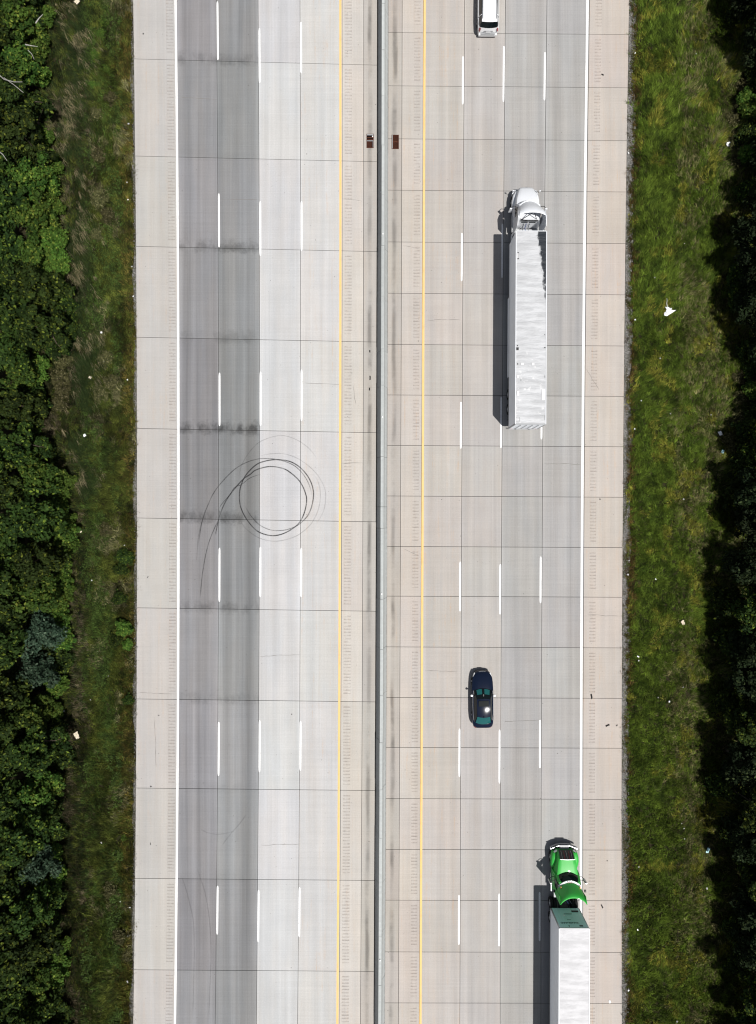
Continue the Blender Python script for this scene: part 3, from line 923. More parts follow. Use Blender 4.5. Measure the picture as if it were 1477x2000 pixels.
# ---- white SUV at the top edge
def suv():
    ly = P(0, 69.5, .75).y + 2.43 + .30
    lx = P(954.3, 40, .9).x
    r = thing("car", "white SUV with roof rails leaving at the top of the photo", "car", (lx, ly, 0), -.004)
    S_ = [(-2.43, .62, .5, .52, .66, .60), (-2.41, .80, .62, .64, .78, .74), (-2.34, 1.08, .72, .92, .86, .82), (-2.20, 1.12, .78, .98, .90, .86), (-1.4, 1.12, .84, 1.0, .93, .89),
          (0, 1.10, .85, .99, .93, .89), (.9, 1.09, .82, .97, .925, .88), (1.5, 1.06, .78, .93, .91, .87), (2.0, 1.0, .72, .88, .87, .83), (2.3, .88, .60, .76, .76, .72), (2.42, .66, .45, .58, .6, .58)]
    MB().loft(car_body(S_)).build("body", M['white_car'], r, smooth=50)
    lerp = lambda a, b, t: a + (b - a) * t
    def pane(fn, m, name, n=7, k=5):
        MB().grid([[fn(i / k, -1 + 2 * j / n) for j in range(n + 1)] for i in range(k + 1)]).build(name, m, r, smooth=60)
    pane(lambda t, s_: (lerp(.78, .64, t) * s_, lerp(1.05 - .16 * s_ * s_, .40 - .06 * s_ * s_, t), lerp(1.08, 1.62, t) - .02 * s_ * s_), M['glass'], "windscreen")
    pane(lambda t, s_: (lerp(.64, .68, t) * s_, lerp(.40 - .06 * s_ * s_, -2.18 + .06 * s_ * s_, t), 1.63 + .09 * math.sin(math.pi * (t * .8 + .1)) - .03 * s_ * s_), M['white_car'], "roof", 9, 8)
    pane(lambda t, s_: (lerp(.66, .76, t) * s_, lerp(-2.16 + .07 * s_ * s_, -2.40 + .12 * s_ * s_, t), lerp(1.63, 1.20, t)), M['glass'], "rear_window")
    pane(lambda t, s_: (lerp(.77, .74, t) * s_, lerp(-2.40 + .10 * s_ * s_, -2.49 + .08 * s_ * s_, t), lerp(1.20, .78, t)), M['white_car'], "tailgate")
    MB().box(-.40, .40, -2.515, -2.485, .95, 1.0).build("tailgate_trim", M['chrome'], r)
    MB().box(-.62, .62, -2.56, -2.40, .56, .66).build("bumper_insert", M['plate'], r, bevel=.02)
    MB().box(-.82, .82, -2.52, -2.30, .30, .56).build("rear_bumper", M['white_car'], r, bevel=.05)
    MB().box(-.22, .22, -2.512, -2.49, .80, .92).build("number_plate", M['paper'], r)
    for sd in (1, -1):
        rows = []
        for yb, yt in ((1.0, .38), (.3, .0), (-.6, -.7), (-1.5, -1.4), (-2.2, -2.1)):
            rows.append([(sd * .86, yb, 1.10), (sd * .78, .5 * (yb + yt), 1.38), (sd * .665, yt, 1.62)])
        MB().grid(rows).build("side_window", M['glass'], r, smooth=60)
        MB().tube([(sd * .865, -1.35, 1.11), (sd * .79, -1.42, 1.38), (sd * .685, -1.5, 1.63)], .04, 6).build("pillar", M['white_car'], r)
        MB().tube([(sd * .60, .2, 1.70), (sd * .61, .0, 1.755), (sd * .61, -1.7, 1.755), (sd * .60, -1.9, 1.70)], .03, 6).build("roof_rail", M['plate'], r, smooth=60)
        MB().grid([[(sd * .80, -2.30, 1.22), (sd * .70, -2.44, 1.20)], [(sd * .86, -2.30, 1.0), (sd * .74, -2.50, .98)], [(sd * .86, -2.36, .84), (sd * .76, -2.50, .84)]]).build("tail_light", M['red_lamp'], r)
        MB().grid([[(sd * .82, 2.05, .92), (sd * .66, 2.32, .86)], [(sd * .86, 2.05, .78), (sd * .70, 2.37, .72)]]).build("headlight", M['clear_lamp'], r)
        MB().box(min(sd * .92, sd * 1.10), max(sd * .92, sd * 1.10), .62, .74, 1.08, 1.26).build("mirror", M['white_car'], r, bevel=.03)
        for y in (1.45, -1.40):
            wheel(r, sd * .81, y, .36, .24, sd, M['alloy'])
suv()

# ---- semi trucks
def tractor(kind, loc, rz, label):
    green = kind == 'green'
    paint_ = M['green_cab'] if green else M['white_cab']
    r = thing("semi_truck", label, "truck", loc, rz)
    yb = -1.72 if green else -1.48        # windscreen foot at the centre line
    yback = yb - (1.75 if green else 2.0)
    # frame
    f = MB()
    for sd in (1, -1): f.box(min(sd * .36, sd * .46), max(sd * .36, sd * .46), -7.2, -.6, .68, .95)
    for y in (-.7, -2.6, -4.2, -5.6, -7.1): f.box(-.36, .36, y - .06, y + .06, .72, .92)
    f.build("chassis", M['chassis'], r)
    # hood
    if green:
        hs = [(-.30, .62, 1.22, .68, 1.0, .68, .50), (-.40, .65, 1.42, .72, 1.1, .72, .50), (-.70, .72, 1.80, .80, 1.2, .80, .52), (-1.2, .79, 1.90, .88, 1.25, .88, .55), (-1.7, .86, 1.97, .94, 1.25, .94, .6), (yb - .55, .94, 1.98, 1.0, 1.25, 1.0, .6)]
    else:
        hs = [(0, .46, 1.10, .62, .85, .70, .42), (-.06, .54, 1.30, .70, .95, .80, .42), (-.30, .64, 1.50, .78, 1.05, .92, .42), (-.80, .80, 1.70, .92, 1.15, 1.04, .45), (-1.3, .91, 1.88, 1.0, 1.2, 1.08, .5), (yb - .55, .98, 1.95, 1.05, 1.2, 1.12, .55)]
    MB().loft([(y, [(0, zt + .03), (wt * .6, zt + .02), (wt * .93, zt - .01), (wt, zt - .05), (wm, zm), (wb, zb)]) for y, wt, zt, wm, zm, wb, zb in hs]).build("hood", paint_, r, smooth=35)
    # fenders
    wyr = -1.05 if not green else -1.2
    for sd in (1, -1):
        rows = []
        if green:
            st = [(-.42, .98, 1.00), (-.55, 1.10, 1.12), (-.9, 1.18, 1.22), (-1.25, 1.20, 1.22), (-1.6, 1.19, 1.12), (-1.9, 1.17, .95)]
        else:
            st = [(-.16, .80, .95), (-.35, .98, 1.05), (-.7, 1.13, 1.14), (-1.1, 1.19, 1.18), (-1.5, 1.20, 1.14), (-1.95, 1.20, 1.0)]
        for y, xo, zt in st:
            rows.append([(sd * .62, y, zt + .08), (sd * (xo * .8), y, zt + .06), (sd * (xo - .05), y, zt), (sd * xo, y, zt - .1), (sd * (xo + .01), y, zt - .45)])
        o = MB().grid(rows).build("fender", paint_, r, smooth=50)
        md = o.modifiers.new("thick", 'SOLIDIFY'); md.thickness = .03
    # bumper, lamps, grille
    if green:
        for z0, z1, m_, yy in ((.40, .60, M['plate'], .0), (.74, .80, M['chrome'], -.02)):
            bw = .05 if z1 > .7 else .12
            cl_ = [(-1.19, yy - .30), (-.62, yy - .06), (-.30, yy), (.30, yy), (.62, yy - .06), (1.19, yy - .30)]
            MB().grid([[(x, y, z0), (x, y, z1), (x, y - bw, z1), (x, y - bw, z0)] for x, y in cl_], closed=True).build("bumper", m_, r)
        MB().loft([(-.06, [(0, .70), (.6, .70), (.6, .60), (0, .60)]), (-.30, [(0, .70), (1.12, .70), (1.12, .60), (0, .60)])]).build("bumper_core", M['black'], r)
        MB().box(-.40, .40, -.30, .03, .81, .87).build("step_plate", M['plate'], r, bevel=.01)
        n_ = 5
        MB().grid([[(-.62, y, z), (.62, y, z)] for y, z in ((-.28, 1.0), (-.27, 1.25), (-.38, 1.49), (-.69, 1.865), (-.73, 1.80), (-.30, 1.0))]).build("grille", M['black'], r, fix=False)
        for i in range(n_):
            x = -.42 + .21 * i
            MB().tube([(x, -.26, 1.27), (x * 1.02, -.37, 1.51), (x * 1.03, -.67, 1.87)], .012, 5).build("grille_bar", M['red_lamp'] if i in (1, 3) else M['chrome'], r)
        MB().tube([(-.64, -.72, 1.875), (0, -.73, 1.89), (.64, -.72, 1.875)], .04, 8).build("grille_trim", M['chrome'], r, smooth=60)
    else:
        MB().loft([(.02, [(0, .78), (.75, .76), (.78, .40), (0, .40)]), (-.10, [(0, .82), (1.0, .80), (1.02, .38), (0, .38)]), (-.40, [(0, .80), (1.17, .80), (1.17, .38), (0, .38)])]).build("bumper", M['white_cab'], r, smooth=35)
        MB().box(-.42, .42, -.02, .03, .82, 1.12).build("grille", M['black'], r, bevel=.02)
        MB().box(-.03, .03, -.03, .06, 1.14, 1.22).build("badge", M['chrome'], r, bevel=.01)
    for sd in (1, -1):
        y = -.40 if green else -.22
        z = 1.10 if green else 1.0
        MB().grid([[(sd * .70, y + .07, z + .10), (sd * .96, y - .08, z + .08)], [(sd * .72, y + .10, z - .04), (sd * .99, y - .06, z - .06)], [(sd * .72, y + .10, z - .18), (sd * .99, y - .06, z - .18)]]).build("headlight", M['clear_lamp'], r)
    # cab shell
    cs = []
    for y, dz in ((yb - .30, -.66), (yb - .60, -.02), (yb - .9, .02), (yback, .0)):
        zt = 2.68 + dz
        cs.append((y, [(0, zt), (.70, zt - .01), (.90, zt - .06), (.96, min(zt - .14, 2.5)), (1.06, 1.85 if zt > 2 else 1.8), (1.10, 1.35), (1.10, .72)]))
    MB().loft(cs).build("cab", paint_, r, smooth=35)
    n = 12
    gw = 1.06 if green else 1.0
    base = lambda s_: Vector((gw * s_, yb - .52 * s_ * s_, 2.00 - .03 * s_ * s_))
    top = lambda s_: Vector((.93 * gw * s_, yb - .36 - .46 * s_ * s_, 2.63 - .04 * s_ * s_))
    rows = [[base(s_).lerp(top(s_), t) + Vector((0, .04 * math.sin(math.pi * t), 0)) for s_ in [-1 + 2 * j / n for j in range(n + 1)]] for t in (0, .33, .66, 1)]
    o = MB().grid(rows).build("windscreen", M['glass'], r, smooth=60)
    # roof edge / visor
    rows = [[top(s_) + Vector((0, -.02 if green else .02, .0)) for s_ in [-1 + 2 * j / n for j in range(n + 1)]],
            [top(s_) + Vector((0, -.02 if green else .05, .09)) for s_ in [-1 + 2 * j / n for j in range(n + 1)]],
            [top(s_) + Vector((0, -.20, .13)) for s_ in [-1 + 2 * j / n for j in range(n + 1)]]]
    o = MB().grid(rows).build("sun_visor", M['white_car'] if green else paint_, r, smooth=60)
    md = o.modifiers.new("thick", 'SOLIDIFY'); md.thickness = .03
    for sd in (1, -1):
        x = sd * 1.075
        q = [(x, yb - .62, 1.93), (sd * .985, yb - .84, 2.50), (sd * .985, yb - 1.45, 2.50), (x, yb - 1.45, 1.93)]
        qq = [(a + sd * .012, b, c_) for a, b, c_ in q]
        MB().add(q + qq, [(4, 5, 6, 7), (0, 1, 5, 4), (1, 2, 6, 5), (2, 3, 7, 6), (3, 0, 4, 7)]).build("side_window", M['glass'], r)
        d = MB().box(min(sd * 1.10, sd * 1.115), max(sd * 1.10, sd * 1.115), yb - 1.5, yb - .5, .85, 1.85).build("door", paint_, r, bevel=.004)
        MB().box(min(sd * 1.115, sd * 1.14), max(sd * 1.115, sd * 1.14), yb - 1.45, yb - 1.28, 1.45, 1.50).build("handle", M['chrome'], d)
    if green:
        MB().box(-.5, .5, yback - .02, yback - .003, 1.75, 2.35).build("rear_window", M['glass'], r, bevel=.004)
    else:
        for x0, x1 in ((-.62, -.06), (.06, .62)):
            MB().box(x0, x1, yback - .02, yback - .003, 2.12, 2.30).build("rear_window", M['glass'], r, bevel=.004)
    # roof fairing shell
    if green:
        y0, yc, ys, ztop, hw0, hw1 = yb - .52, yb - 1.22, yb - 1.80, 3.92, .93, 1.15
    else:
        y0, yc, ys, ztop, hw0, hw1 = yb - .46, yb - 1.88, yb - 2.12, 3.86, .95, 1.14
    rows = []
    nn, kk = 20, 12
    for k in range(kk + 1):
        t = k / kk
        row = []
        for j in range(nn + 1):
            s_ = -1 + 2 * j / nn
            a = abs(s_)
            hw = hw0 + (hw1 - hw0) * t ** .8
            if green:
                zc = 2.76 + (ztop - 2.76) * math.sin(t * math.pi / 2) ** 1.25
            else:
                zc = 2.76 + (ztop - 2.76) * math.sin(t * math.pi / 2) ** 1.1
            if a < .72:
                x = hw * (a / .72) ** .93; z = zc - .05 * (a / .72) ** 4 * (1 if not green else .3)
            else:
                q = (a - .72) / .28
                x = hw * (1 + .03 * q); z = zc - .05 + (2.55 - zc + .05) * q
            e = (x / hw) ** 2 if a < .72 else 1
            y = y0 - .46 * min(e, 1) * (1 - t) + (yc - y0) * t + (ys - yc) * t * min(e, 1) ** 1.2
            row.append((math.copysign(x, s_), y, z))
        rows.append(row)
    o = MB().grid(rows).build("roof_fairing", paint_, r, smooth=50)
    md = o.modifiers.new("thick", 'SOLIDIFY'); md.thickness = .035; md.offset = -1
    # side extenders
    ye = ys - (.02 if green else .75)
    for sd in (1, -1):
        fl = 0 if green else .06
        q = [(sd * 1.12, yback + .55, 1.25), (sd * 1.11, yback + .40, 2.6), (sd * 1.115, ys + .55, 3.55), (sd * (1.14 + fl), ys + .02, ztop - .06), (sd * (1.16 + fl), ye, ztop - .30 if not green else ztop - .1), (sd * (1.17 + fl), ye, 1.25)]
        a = MB(); inner = [(x - sd * .035, y, z) for x, y, z in q]
        m_ = len(q)
        a.add(q + inner, [tuple(range(m_)), tuple(range(m_, 2 * m_))[::-1]] + [(i, (i + 1) % m_, m_ + (i + 1) % m_, m_ + i) for i in range(m_)])
        a.build("side_fairing", paint_, r)
        # tank and step rails
        MB().cyl((sd * .86, yb - 1.55, .62), (0, 1, 0), .31, 1.5, 24).build("fuel_tank", M['alloy'], r, smooth=40)
        MB().box(min(sd * 1.10, sd * 1.19), max(sd * 1.10, sd * 1.19), yb - 2.3, yb - .75, .95 - .12, .95 - .06).build("step", M['alloy'], r, bevel=.01)
        if not green:
            MB().box(min(sd * 1.12, sd * 1.20), max(sd * 1.12, sd * 1.20), yb - 4.6, yb - 2.5, .55, .92).build("side_skirt", M['white_cab'], r, bevel=.02)
        # mirrors
        mx = 1.52
        mr = thing_part("mirror", r)
        MB().tube([(sd * 1.05, yb - .62, 2.15), (sd * 1.3, yb - .62, 2.22), (sd * mx, yb - .80, 2.2)], .03, 6).build("mirror_arm", M['black'], mr)
        MB().tube([(sd * 1.08, yb - .62, 1.65), (sd * 1.3, yb - .62, 1.62), (sd * mx, yb - .80, 1.65)], .025, 6).build("mirror_arm", M['black'], mr)
        MB().box(min(sd * (mx - .10), sd * (mx + .10)), max(sd * (mx - .10), sd * (mx + .10)), yb - .92, yb - .80, 1.55, 2.3).build("mirror_head", M['chrome'] if green else M['white_cab'], mr, bevel=.03)
        if green:
            MB().box(min(sd * 1.24, sd * 1.40), max(sd * 1.24, sd * 1.40), yb - 1.42, yb - 1.22, 2.55, 2.68).build("horn", M['black'], r, bevel=.03)
            MB().box(min(sd * .78, sd * .86), max(sd * .78, sd * .86), yb - .98, yb - .80, 2.86, 2.93).build("marker_lamp", M['amber'], r, bevel=.01)
        else:
            MB().tube([(sd * 1.0, -.55, 1.15), (sd * 1.15, -.42, 1.38)], .015, 5).build("mirror_arm", M['black'], r)
            MB().box(min(sd * 1.10, sd * 1.24), max(sd * 1.10, sd * 1.24), -.46, -.38, 1.34, 1.50).build("hood_mirror", M['white_cab'], r, bevel=.02)
        # wheels
        wheel(r, sd * 1.03, wyr, .50, .29, sd, M['alloy'])
        for y in (yb - 3.55, yb - 4.85):
            wheel(r, sd * 1.08, y, .50, .25, sd, M['alloy'])
            wheel(r, sd * .78, y, .50, .25, sd, M['alloy'])
    if green:
        for x in (-.18, 0, .14):
            MB().box(x - .03, x + .03, yb - .52, yb - .46, 2.80, 2.84).build("marker_lamp", M['red_lamp'], r)
    # deck behind the cab
    MB().box(-.95, .95, yback - 1.05, yback - .12, .99, 1.02).build("deck_plate", M['plate'], r, bevel=.004)
    MB().box(-.30, .30, yback - 1.02, yback - .55, 1.03, 1.10).build("deck_hatch", M['chassis'], r, bevel=.01)
    MB().box(-1.0, -.55, yback - .9, yback - .15, 1.03, 1.22).build("battery_box", M['alloy'] if not green else M['plate'], r, bevel=.02)
    MB().cyl((.72, yback - .6, 1.12), (1, 0, 0), .14, .7, 16).build("air_tank", M['alloy'], r, smooth=40)
    MB().cyl((0, yb - 4.2, 1.0), (0, 0, 1), .45, .12, 20).build("fifth_wheel", M['chassis'], r, smooth=40)
    # struts inside the fairing and hoses
    if not green:
        for a, b in (((.10, yc + .05, 3.75), (-.62, yback + .05, 2.72)), ((.16, yc + .05, 3.75), (.58, yback + .05, 2.72)), ((-.85, yback + .05, 2.75), (-.2, yback - .1, 2.70))):
            MB().tube([a, b], .03, 6).build("strut", M['black'], r)
        for z in (2.70, 2.5): MB().tube([(-.75, yback - .03, z), (.75, yback - .03, z)], .03, 6).build("strut", M['black'], r)
    for i, (m_, x) in enumerate(((M['hose'], -.35), (M['blue_hose'], -.12), (M['hose'], .15))):
        pts = [(x, yback - .03, 1.95), (x - .05, yback - .25, 1.55), (x + .05, yback - .5, 1.45), (x + .05, yback - .8, 1.6), (x + .2, yback - 1.05, 1.9)]
        MB().tube([tuple(p) for p in catmull(pts, 5)], .028, 6).build("hose", m_, r, smooth=60)
    return r

def thing_part(name, parent):
    o = bpy.data.objects.new(name, None); o.empty_display_size = .1
    col.objects.link(o); o.parent = parent
    return o

def trailer(kind, loc, rz, label):
    green = kind == 'green'
    r = thing("semi_trailer", label, "trailer", loc, rz)
    W, L, zf, zt = 1.295, 16.15, 1.17, 4.08
    side_m = M['trailer_side']
    # side walls with panel seams
    for sd in (1, -1):
        MB().box(min(sd * (W - .03), sd * W), max(sd * (W - .03), sd * W), -L + .05, -.06, zf, zt - .02).build("side_wall", side_m, r)
        a = MB().box(min(sd * W, sd * (W + .012)), max(sd * W, sd * (W + .012)), -L + .05, -.06, zf - .02, zf + .16); a.build("bottom_rail", M['alloy'], r)
        a = MB().box(min(sd * (W - .06), sd * (W + .012)), max(sd * (W - .06), sd * (W + .012)), -L, -.03, zt - .07, zt + .012); a.build("top_rail", M['white_cab'], r, bevel=.008)
        s_ = MB()
        for i in range(1, 13):
            y = -i * 1.22
            s_.box(min(sd * W, sd * (W + .006)), max(sd * W, sd * (W + .006)), y - .03, y + .03, zf + .17, zt - .09)
        s_.build("side_seams", side_m, r)
    MB().box(-W + .03, W - .03, -L + .06, -.06, zf, zf + .06).build("floor", M['chassis'], r)
    # front wall
    MB().box(-W + .12, W - .12, -.06, 0, zf, zt - .03).build("front_wall", M['trailer_front'] if green else side_m, r)
    for sd in (1, -1):
        rows = []
        for i in range(5):
            a = math.pi / 2 * i / 4
            x = sd * (W - .12 + .12 * math.sin(a)); y = -.12 + .12 * math.cos(a)
            rows.append([(x, y, zf), (x, y, zt - .03)])
        o = MB().grid(rows).build("corner_post", M['plate'] if green else side_m, r, smooth=60)
        md = o.modifiers.new("thick", 'SOLIDIFY'); md.thickness = .02
    MB().box(-W + .06, W - .06, -.05, .012, zt - .08, zt + .012).build("top_rail", M['plate'] if green else M['white_cab'], r, bevel=.008)
    # roof: sheet lightly quilted over its bows
    nx, ny = 10, 110
    rows = []
    for i in range(ny + 1):
        y = -.055 - (L - .11) * i / ny
        row = []
        for j in range(nx + 1):
            x = -W + .065 + (2 * W - .13) * j / nx
            e = 1 - abs(2 * j / nx - 1) ** 4
            z = zt - .012 + .02 * e + e * (.010 * math.sin(2 * math.pi * y / .61) + (.020 if green else .010) * (mnoise.noise((x * 1.1, y * .9, 3.3 + 9 * green)) ))
            row.append((x, y, z))
        rows.append(row)
    MB().grid(rows).build("roof", M['roof_new'] if green else M['roof_old'], r, smooth=60)
    # rear frame and doors
    fr = MB()
    fr.box(-W - .005, -W + .09, -L - .06, -L + .05, zf - .05, zt); fr.box(W - .09, W + .005, -L - .06, -L + .05, zf - .05, zt)
    fr.box(-W + .09, W - .09, -L - .06, -L + .05, zt - .12, zt); fr.box(-W + .09, W - .09, -L - .06, -L + .05, zf - .05, zf + .05)
    fr.build("rear_frame", M['plate'], r)
    for sd in (1, -1):
        d = MB().box(min(sd * .01, sd * (W - .1)), max(sd * .01, sd * (W - .1)), -L - .05, -L, zf + .06, zt - .13).build("rear_door", side_m, r, bevel=.006)
        for x in (.25, .75):
            MB().tube([(sd * x, -L - .085, zf + .1), (sd * x, -L - .085, zt - .18)], .022, 6).build("lock_rod", M['alloy'], d)
        MB().box(min(sd * .45, sd * .6), max(sd * .45, sd * .6), -L - .09, -L - .06, 1.9, 1.95).build("handle", M['alloy'], d)
        MB().box(min(sd * .95, sd * 1.12), max(sd * .95, sd * 1.12), -L - .075, -L - .061, zf - .03, zf + .04).build("tail_light", M['red_lamp'], r)
        MB().box(min(sd * .55, sd * .65), max(sd * .55, sd * .65), -L - .05, -L + .06, .55, zf - .05).build("bumper_post", M['chassis'], r)
        # landing gear, skirt, mud flap, wheels
        MB().box(min(sd * .55, sd * .68), max(sd * .55, sd * .68), -2.75, -2.62, .35, zf).box(min(sd * .48, sd * .75), max(sd * .48, sd * .75), -2.82, -2.55, .28, .35).build("landing_leg", M['chassis'], r)
        if not green:
            MB().box(min(sd * (W - .05), sd * (W - .02)), max(sd * (W - .05), sd * (W - .02)), -11.6, -4.6, .42, zf - .03).build("side_skirt", M['trailer_side'], r)
        MB().box(min(sd * .70, sd * 1.27), max(sd * .70, sd * 1.27), -15.35, -15.33, .25, zf - .02).build("mud_flap", M['rubber'], r)
        for y in (-13.1, -14.4):
            wheel(r, sd * 1.14, y, .50, .25, sd, M['alloy']); wheel(r, sd * .84, y, .50, .25, sd, M['alloy'])
    MB().box(-1.15, 1.15, -L - .07, -L - .02, .50, .60).build("rear_bumper", M['plate'], r)
    bg_ = MB()
    for sd in (1, -1): bg_.box(min(sd * .45, sd * .55), max(sd * .45, sd * .55), -15.4, -12, .75, zf)
    for y in (-13.1, -14.4): bg_.box(-.7, .7, y - .07, y + .07, .43, .57)
    bg_.build("bogie", M['chassis'], r)
    if green:
        def text(body, size, x, z):
            cu = bpy.data.curves.new("lettering", 'FONT'); cu.body = body; cu.size = size; cu.extrude = .002; cu.offset = .008; cu.align_x = 'CENTER'
            tmp = bpy.data.objects.new("tmp", cu); me_ = bpy.data.meshes.new_from_object(tmp); bpy.data.objects.remove(tmp)
            me_.name = "lettering"; me_.materials.clear(); me_.materials.append(M['letter']); o = link("lettering", me_, r)
            o.location = (x, .004, z); o.rotation_euler = (math.pi / 2, 0, math.pi)
        text("VANGUARD", .28, -.18, 3.24)
        MB().add([(-.28, .004, 3.72), (-.42, .004, 3.72), (-.35, .004, 3.90), (-.28, .008, 3.72), (-.42, .008, 3.72), (-.35, .008, 3.90)], [(0, 1, 2), (5, 4, 3), (0, 2, 5, 3), (1, 0, 3, 4), (2, 1, 4, 5)]).build("emblem", M['letter'], r)
        MB().box(.52, .82, .003, .012, 3.66, 3.84).build("label_plate", M['letter'], r)
        MB().box(-.30, .05, .003, .012, 2.88, 2.92).build("label_plate", M['letter'], r)
        MB().box(-.35, .35, .003, .03, 2.05, 2.09).build("hose_bracket", M['letter'], r)
        MB().box(.42, 1.0, .003, .06, 1.62, 1.78).build("connector_box", M['black'], r, bevel=.01)
        MB().box(-.42, -.30, .003, .015, 2.2, 2.36).build("label_plate", M['paper'], r)
    else:
        def patch(x, y, w_, l_, m_, nm="roof_patch"):
            MB().box(x - w_ / 2, x + w_ / 2, y - l_ / 2, y + l_ / 2, zt + .004, zt + .035).build(nm, m_, r)
        patch(-1.13, -2.10, .11, .42, M['roof_paint']); patch(-1.10, -1.85, .10, .07, M['black']); patch(-1.10, -2.36, .12, .06, M['black']); patch(-1.06, -2.1, .03, .45, M['black'])
        patch(-1.13, -9.88, .20, .22, M['black']); patch(-1.13, -9.62, .07, .09, M['black']); patch(1.16, -9.76, .11, .06, M['black']); patch(1.15, -8.7, .06, .05, M['black'])
        patch(-.72, -11.15, .26, .18, M['roof_paint']); patch(.18, -11.15, .22, .22, M['roof_paint'])
        patch(-1.10, -11.15, .05, .12, M['black']); patch(-.82, -12.5, .12, .14, M['plate']); patch(1.18, -12.2, .05, .18, M['plate']); patch(1.05, -13.7, .28, .9, M['roof_paint'])
        patch(-1.08, -13.6, .2, .4, M['roof_paint']); patch(-1.08, -12.2, .16, .25, M['roof_paint'])
        for x0, x1, y0, y1 in ((-1.22, -.92, -15.95, -15.6), (.82, 1.2, -15.85, -15.45)):
            fm = MB()
            fm.box(x0, x1, y0, y0 + .025, zt + .002, zt + .03); fm.box(x0, x1, y1 - .025, y1, zt + .002, zt + .03); fm.box(x1 - .025, x1, y0, y1, zt + .002, zt + .03)
            fm.build("roof_seam", M['plate'], r)
    return r

pw = P(1038.3, 450.4, 4.1); pw2 = P(1036.7, 827, 4.1)
rzw = -math.atan2(pw.x - pw2.x, pw.y - pw2.y)
trailer('white', (pw.x, pw.y, 0), rzw, "long white box trailer with black peeling stains on its roof corner")
tractor('white', (P(1028.2, 380, 1.3).x, P(0, 366, 1.2).y, 0), rzw, "white semi truck cab pulling the stained white trailer")
pg = P(1122.3, 1813.2, 4.1)
trailer('green', (pg.x, pg.y, 0), -.004, "clean white box trailer with a grey green front behind the green cab")
tractor('green', (pg.x + .03, P(0, 1650.8, .8).y, 0), -.004, "bright green semi truck cab driving along the right edge line")

# ------------------------------------------------------------------ grass
def blades(n, x, y, L, width, az, lean, c, zoff=0.0):
    z = ground_z(x, y) + zoff
    dx, dy = np.cos(az), np.sin(az)
    hx, hz = np.sin(lean) * L, np.cos(lean) * L
    px_, py_ = -dy * width / 2, dx * width / 2
    V = np.empty((n, 3, 3))
    V[:, 0] = np.stack([x - px_, y - py_, z], 1)
    V[:, 1] = np.stack([x + px_, y + py_, z], 1)
    V[:, 2] = np.stack([x + dx * hx, y + dy * hx, z + hz], 1)
    return V.reshape(-1, 3), np.repeat(c, 3, 0)

def grass(name, label, parts):
    V = np.concatenate([p[0] for p in parts]); C = np.concatenate([p[1] for p in parts])
    F = np.arange(len(V)).reshape(-1, 3)
    o = link(name, cmesh(name, V, F, C, M['grass'], 3))
    return tag(o, label, kind="stuff")

def mixc(a, b, t):
    return np.asarray(a) * (1 - t[:, None]) + np.asarray(b) * t[:, None]

def tufts(nT, per, x, y, c, L, spread, lean, wid, az0=None, azs=1.0, jit=.5, zoff=0.0):
    """tufts of blades radiating from a common foot, sharing a colour"""
    i = np.repeat(np.arange(nT), per); n = nT * per
    az = rng.uniform(0, 2 * np.pi, n) if az0 is None else az0[i] + rng.normal(0, azs, n)
    xx = x[i] + rng.normal(0, 1, n) * spread[i]; yy = y[i] + rng.normal(0, 1, n) * spread[i]
    LL = L[i] * rng.uniform(.6, 1.25, n)
    cc = c[i] * rng.uniform(1 - jit, 1 + jit, (n, 1))
    return blades(n, xx, yy, LL, rng.uniform(wid[0], wid[1], n), az, rng.uniform(lean[0], lean[1], n), cc, zoff)

def pick(c, prob, colr, lo=.6, hi=1.3):
    n = len(prob)
    return np.where((rng.random(n) < prob)[:, None], np.array(colr) * rng.uniform(lo, hi, (n, 1)), c)

# right verge
n = 62000
y = rng.uniform(-50, 50, n)
off = rng.random(n) * 11.5
x = 22.2 + 10.5 / S * 21.8 * .0 + off
xe = np.array([P(wx(1217 - UC, q), q).x for q in 1000 - y * S])
x = xe + off
keep = rng.random(n) < ss(off + (vn2.fbm(x * .8, y * .5, 2) - .5) * .5, .22, .75) * .93 + .07
x, y, off = x[keep], y[keep], off[keep]; n = len(x)
patch = vn1.fbm(x * .55, y * .28, 4); fine = vn2.fbm(x * 1.7, y * 1.7, 3); clump = vn3(x * 2.2, y * 2.2)
c = mixc((.040, .068, .008), (.108, .158, .019), ss(fine * .7 + .3 * rng.random(n), .3, .7))
c = c * (.7 + .6 * clump)[:, None]
tan = ss(off + (patch - .5) * 5, 4.0, 6.0) * ss(vn2.fbm(x * .5, y * .3), .25, .6)
c = pick(c, tan * .42, (.185, .170, .075), .45, 1.35)
c = pick(c, ss(off + (patch - .5) * 1.6, 1.2, .5) * .7, (.105, .070, .022), .4, 1.4)
c = pick(c, ss(vn3.fbm(x * .8 + 5, y * .6, 3), .58, .70) * .6, (.20, .20, .03))
dk = ss(vn1.fbm(x * .9 + 40, y * .7, 3), .50, .68)
c = c * (1 - .38 * dk)[:, None] * rng.uniform(.35, 1.7, (n, 1))
az0 = math.pi / 2 * 1.35 + (vn2.fbm(x * .35, y * .35, 2) - .5) * 5
partsR = [tufts(n, 9, x, y, c, rng.uniform(.22, .55, n) * (.7 + .6 * fine), np.full(n, .07), (.45, 1.4), (.022, .055), az0, .6)]
grass("grass", "rough olive green grass on the right verge", partsR)

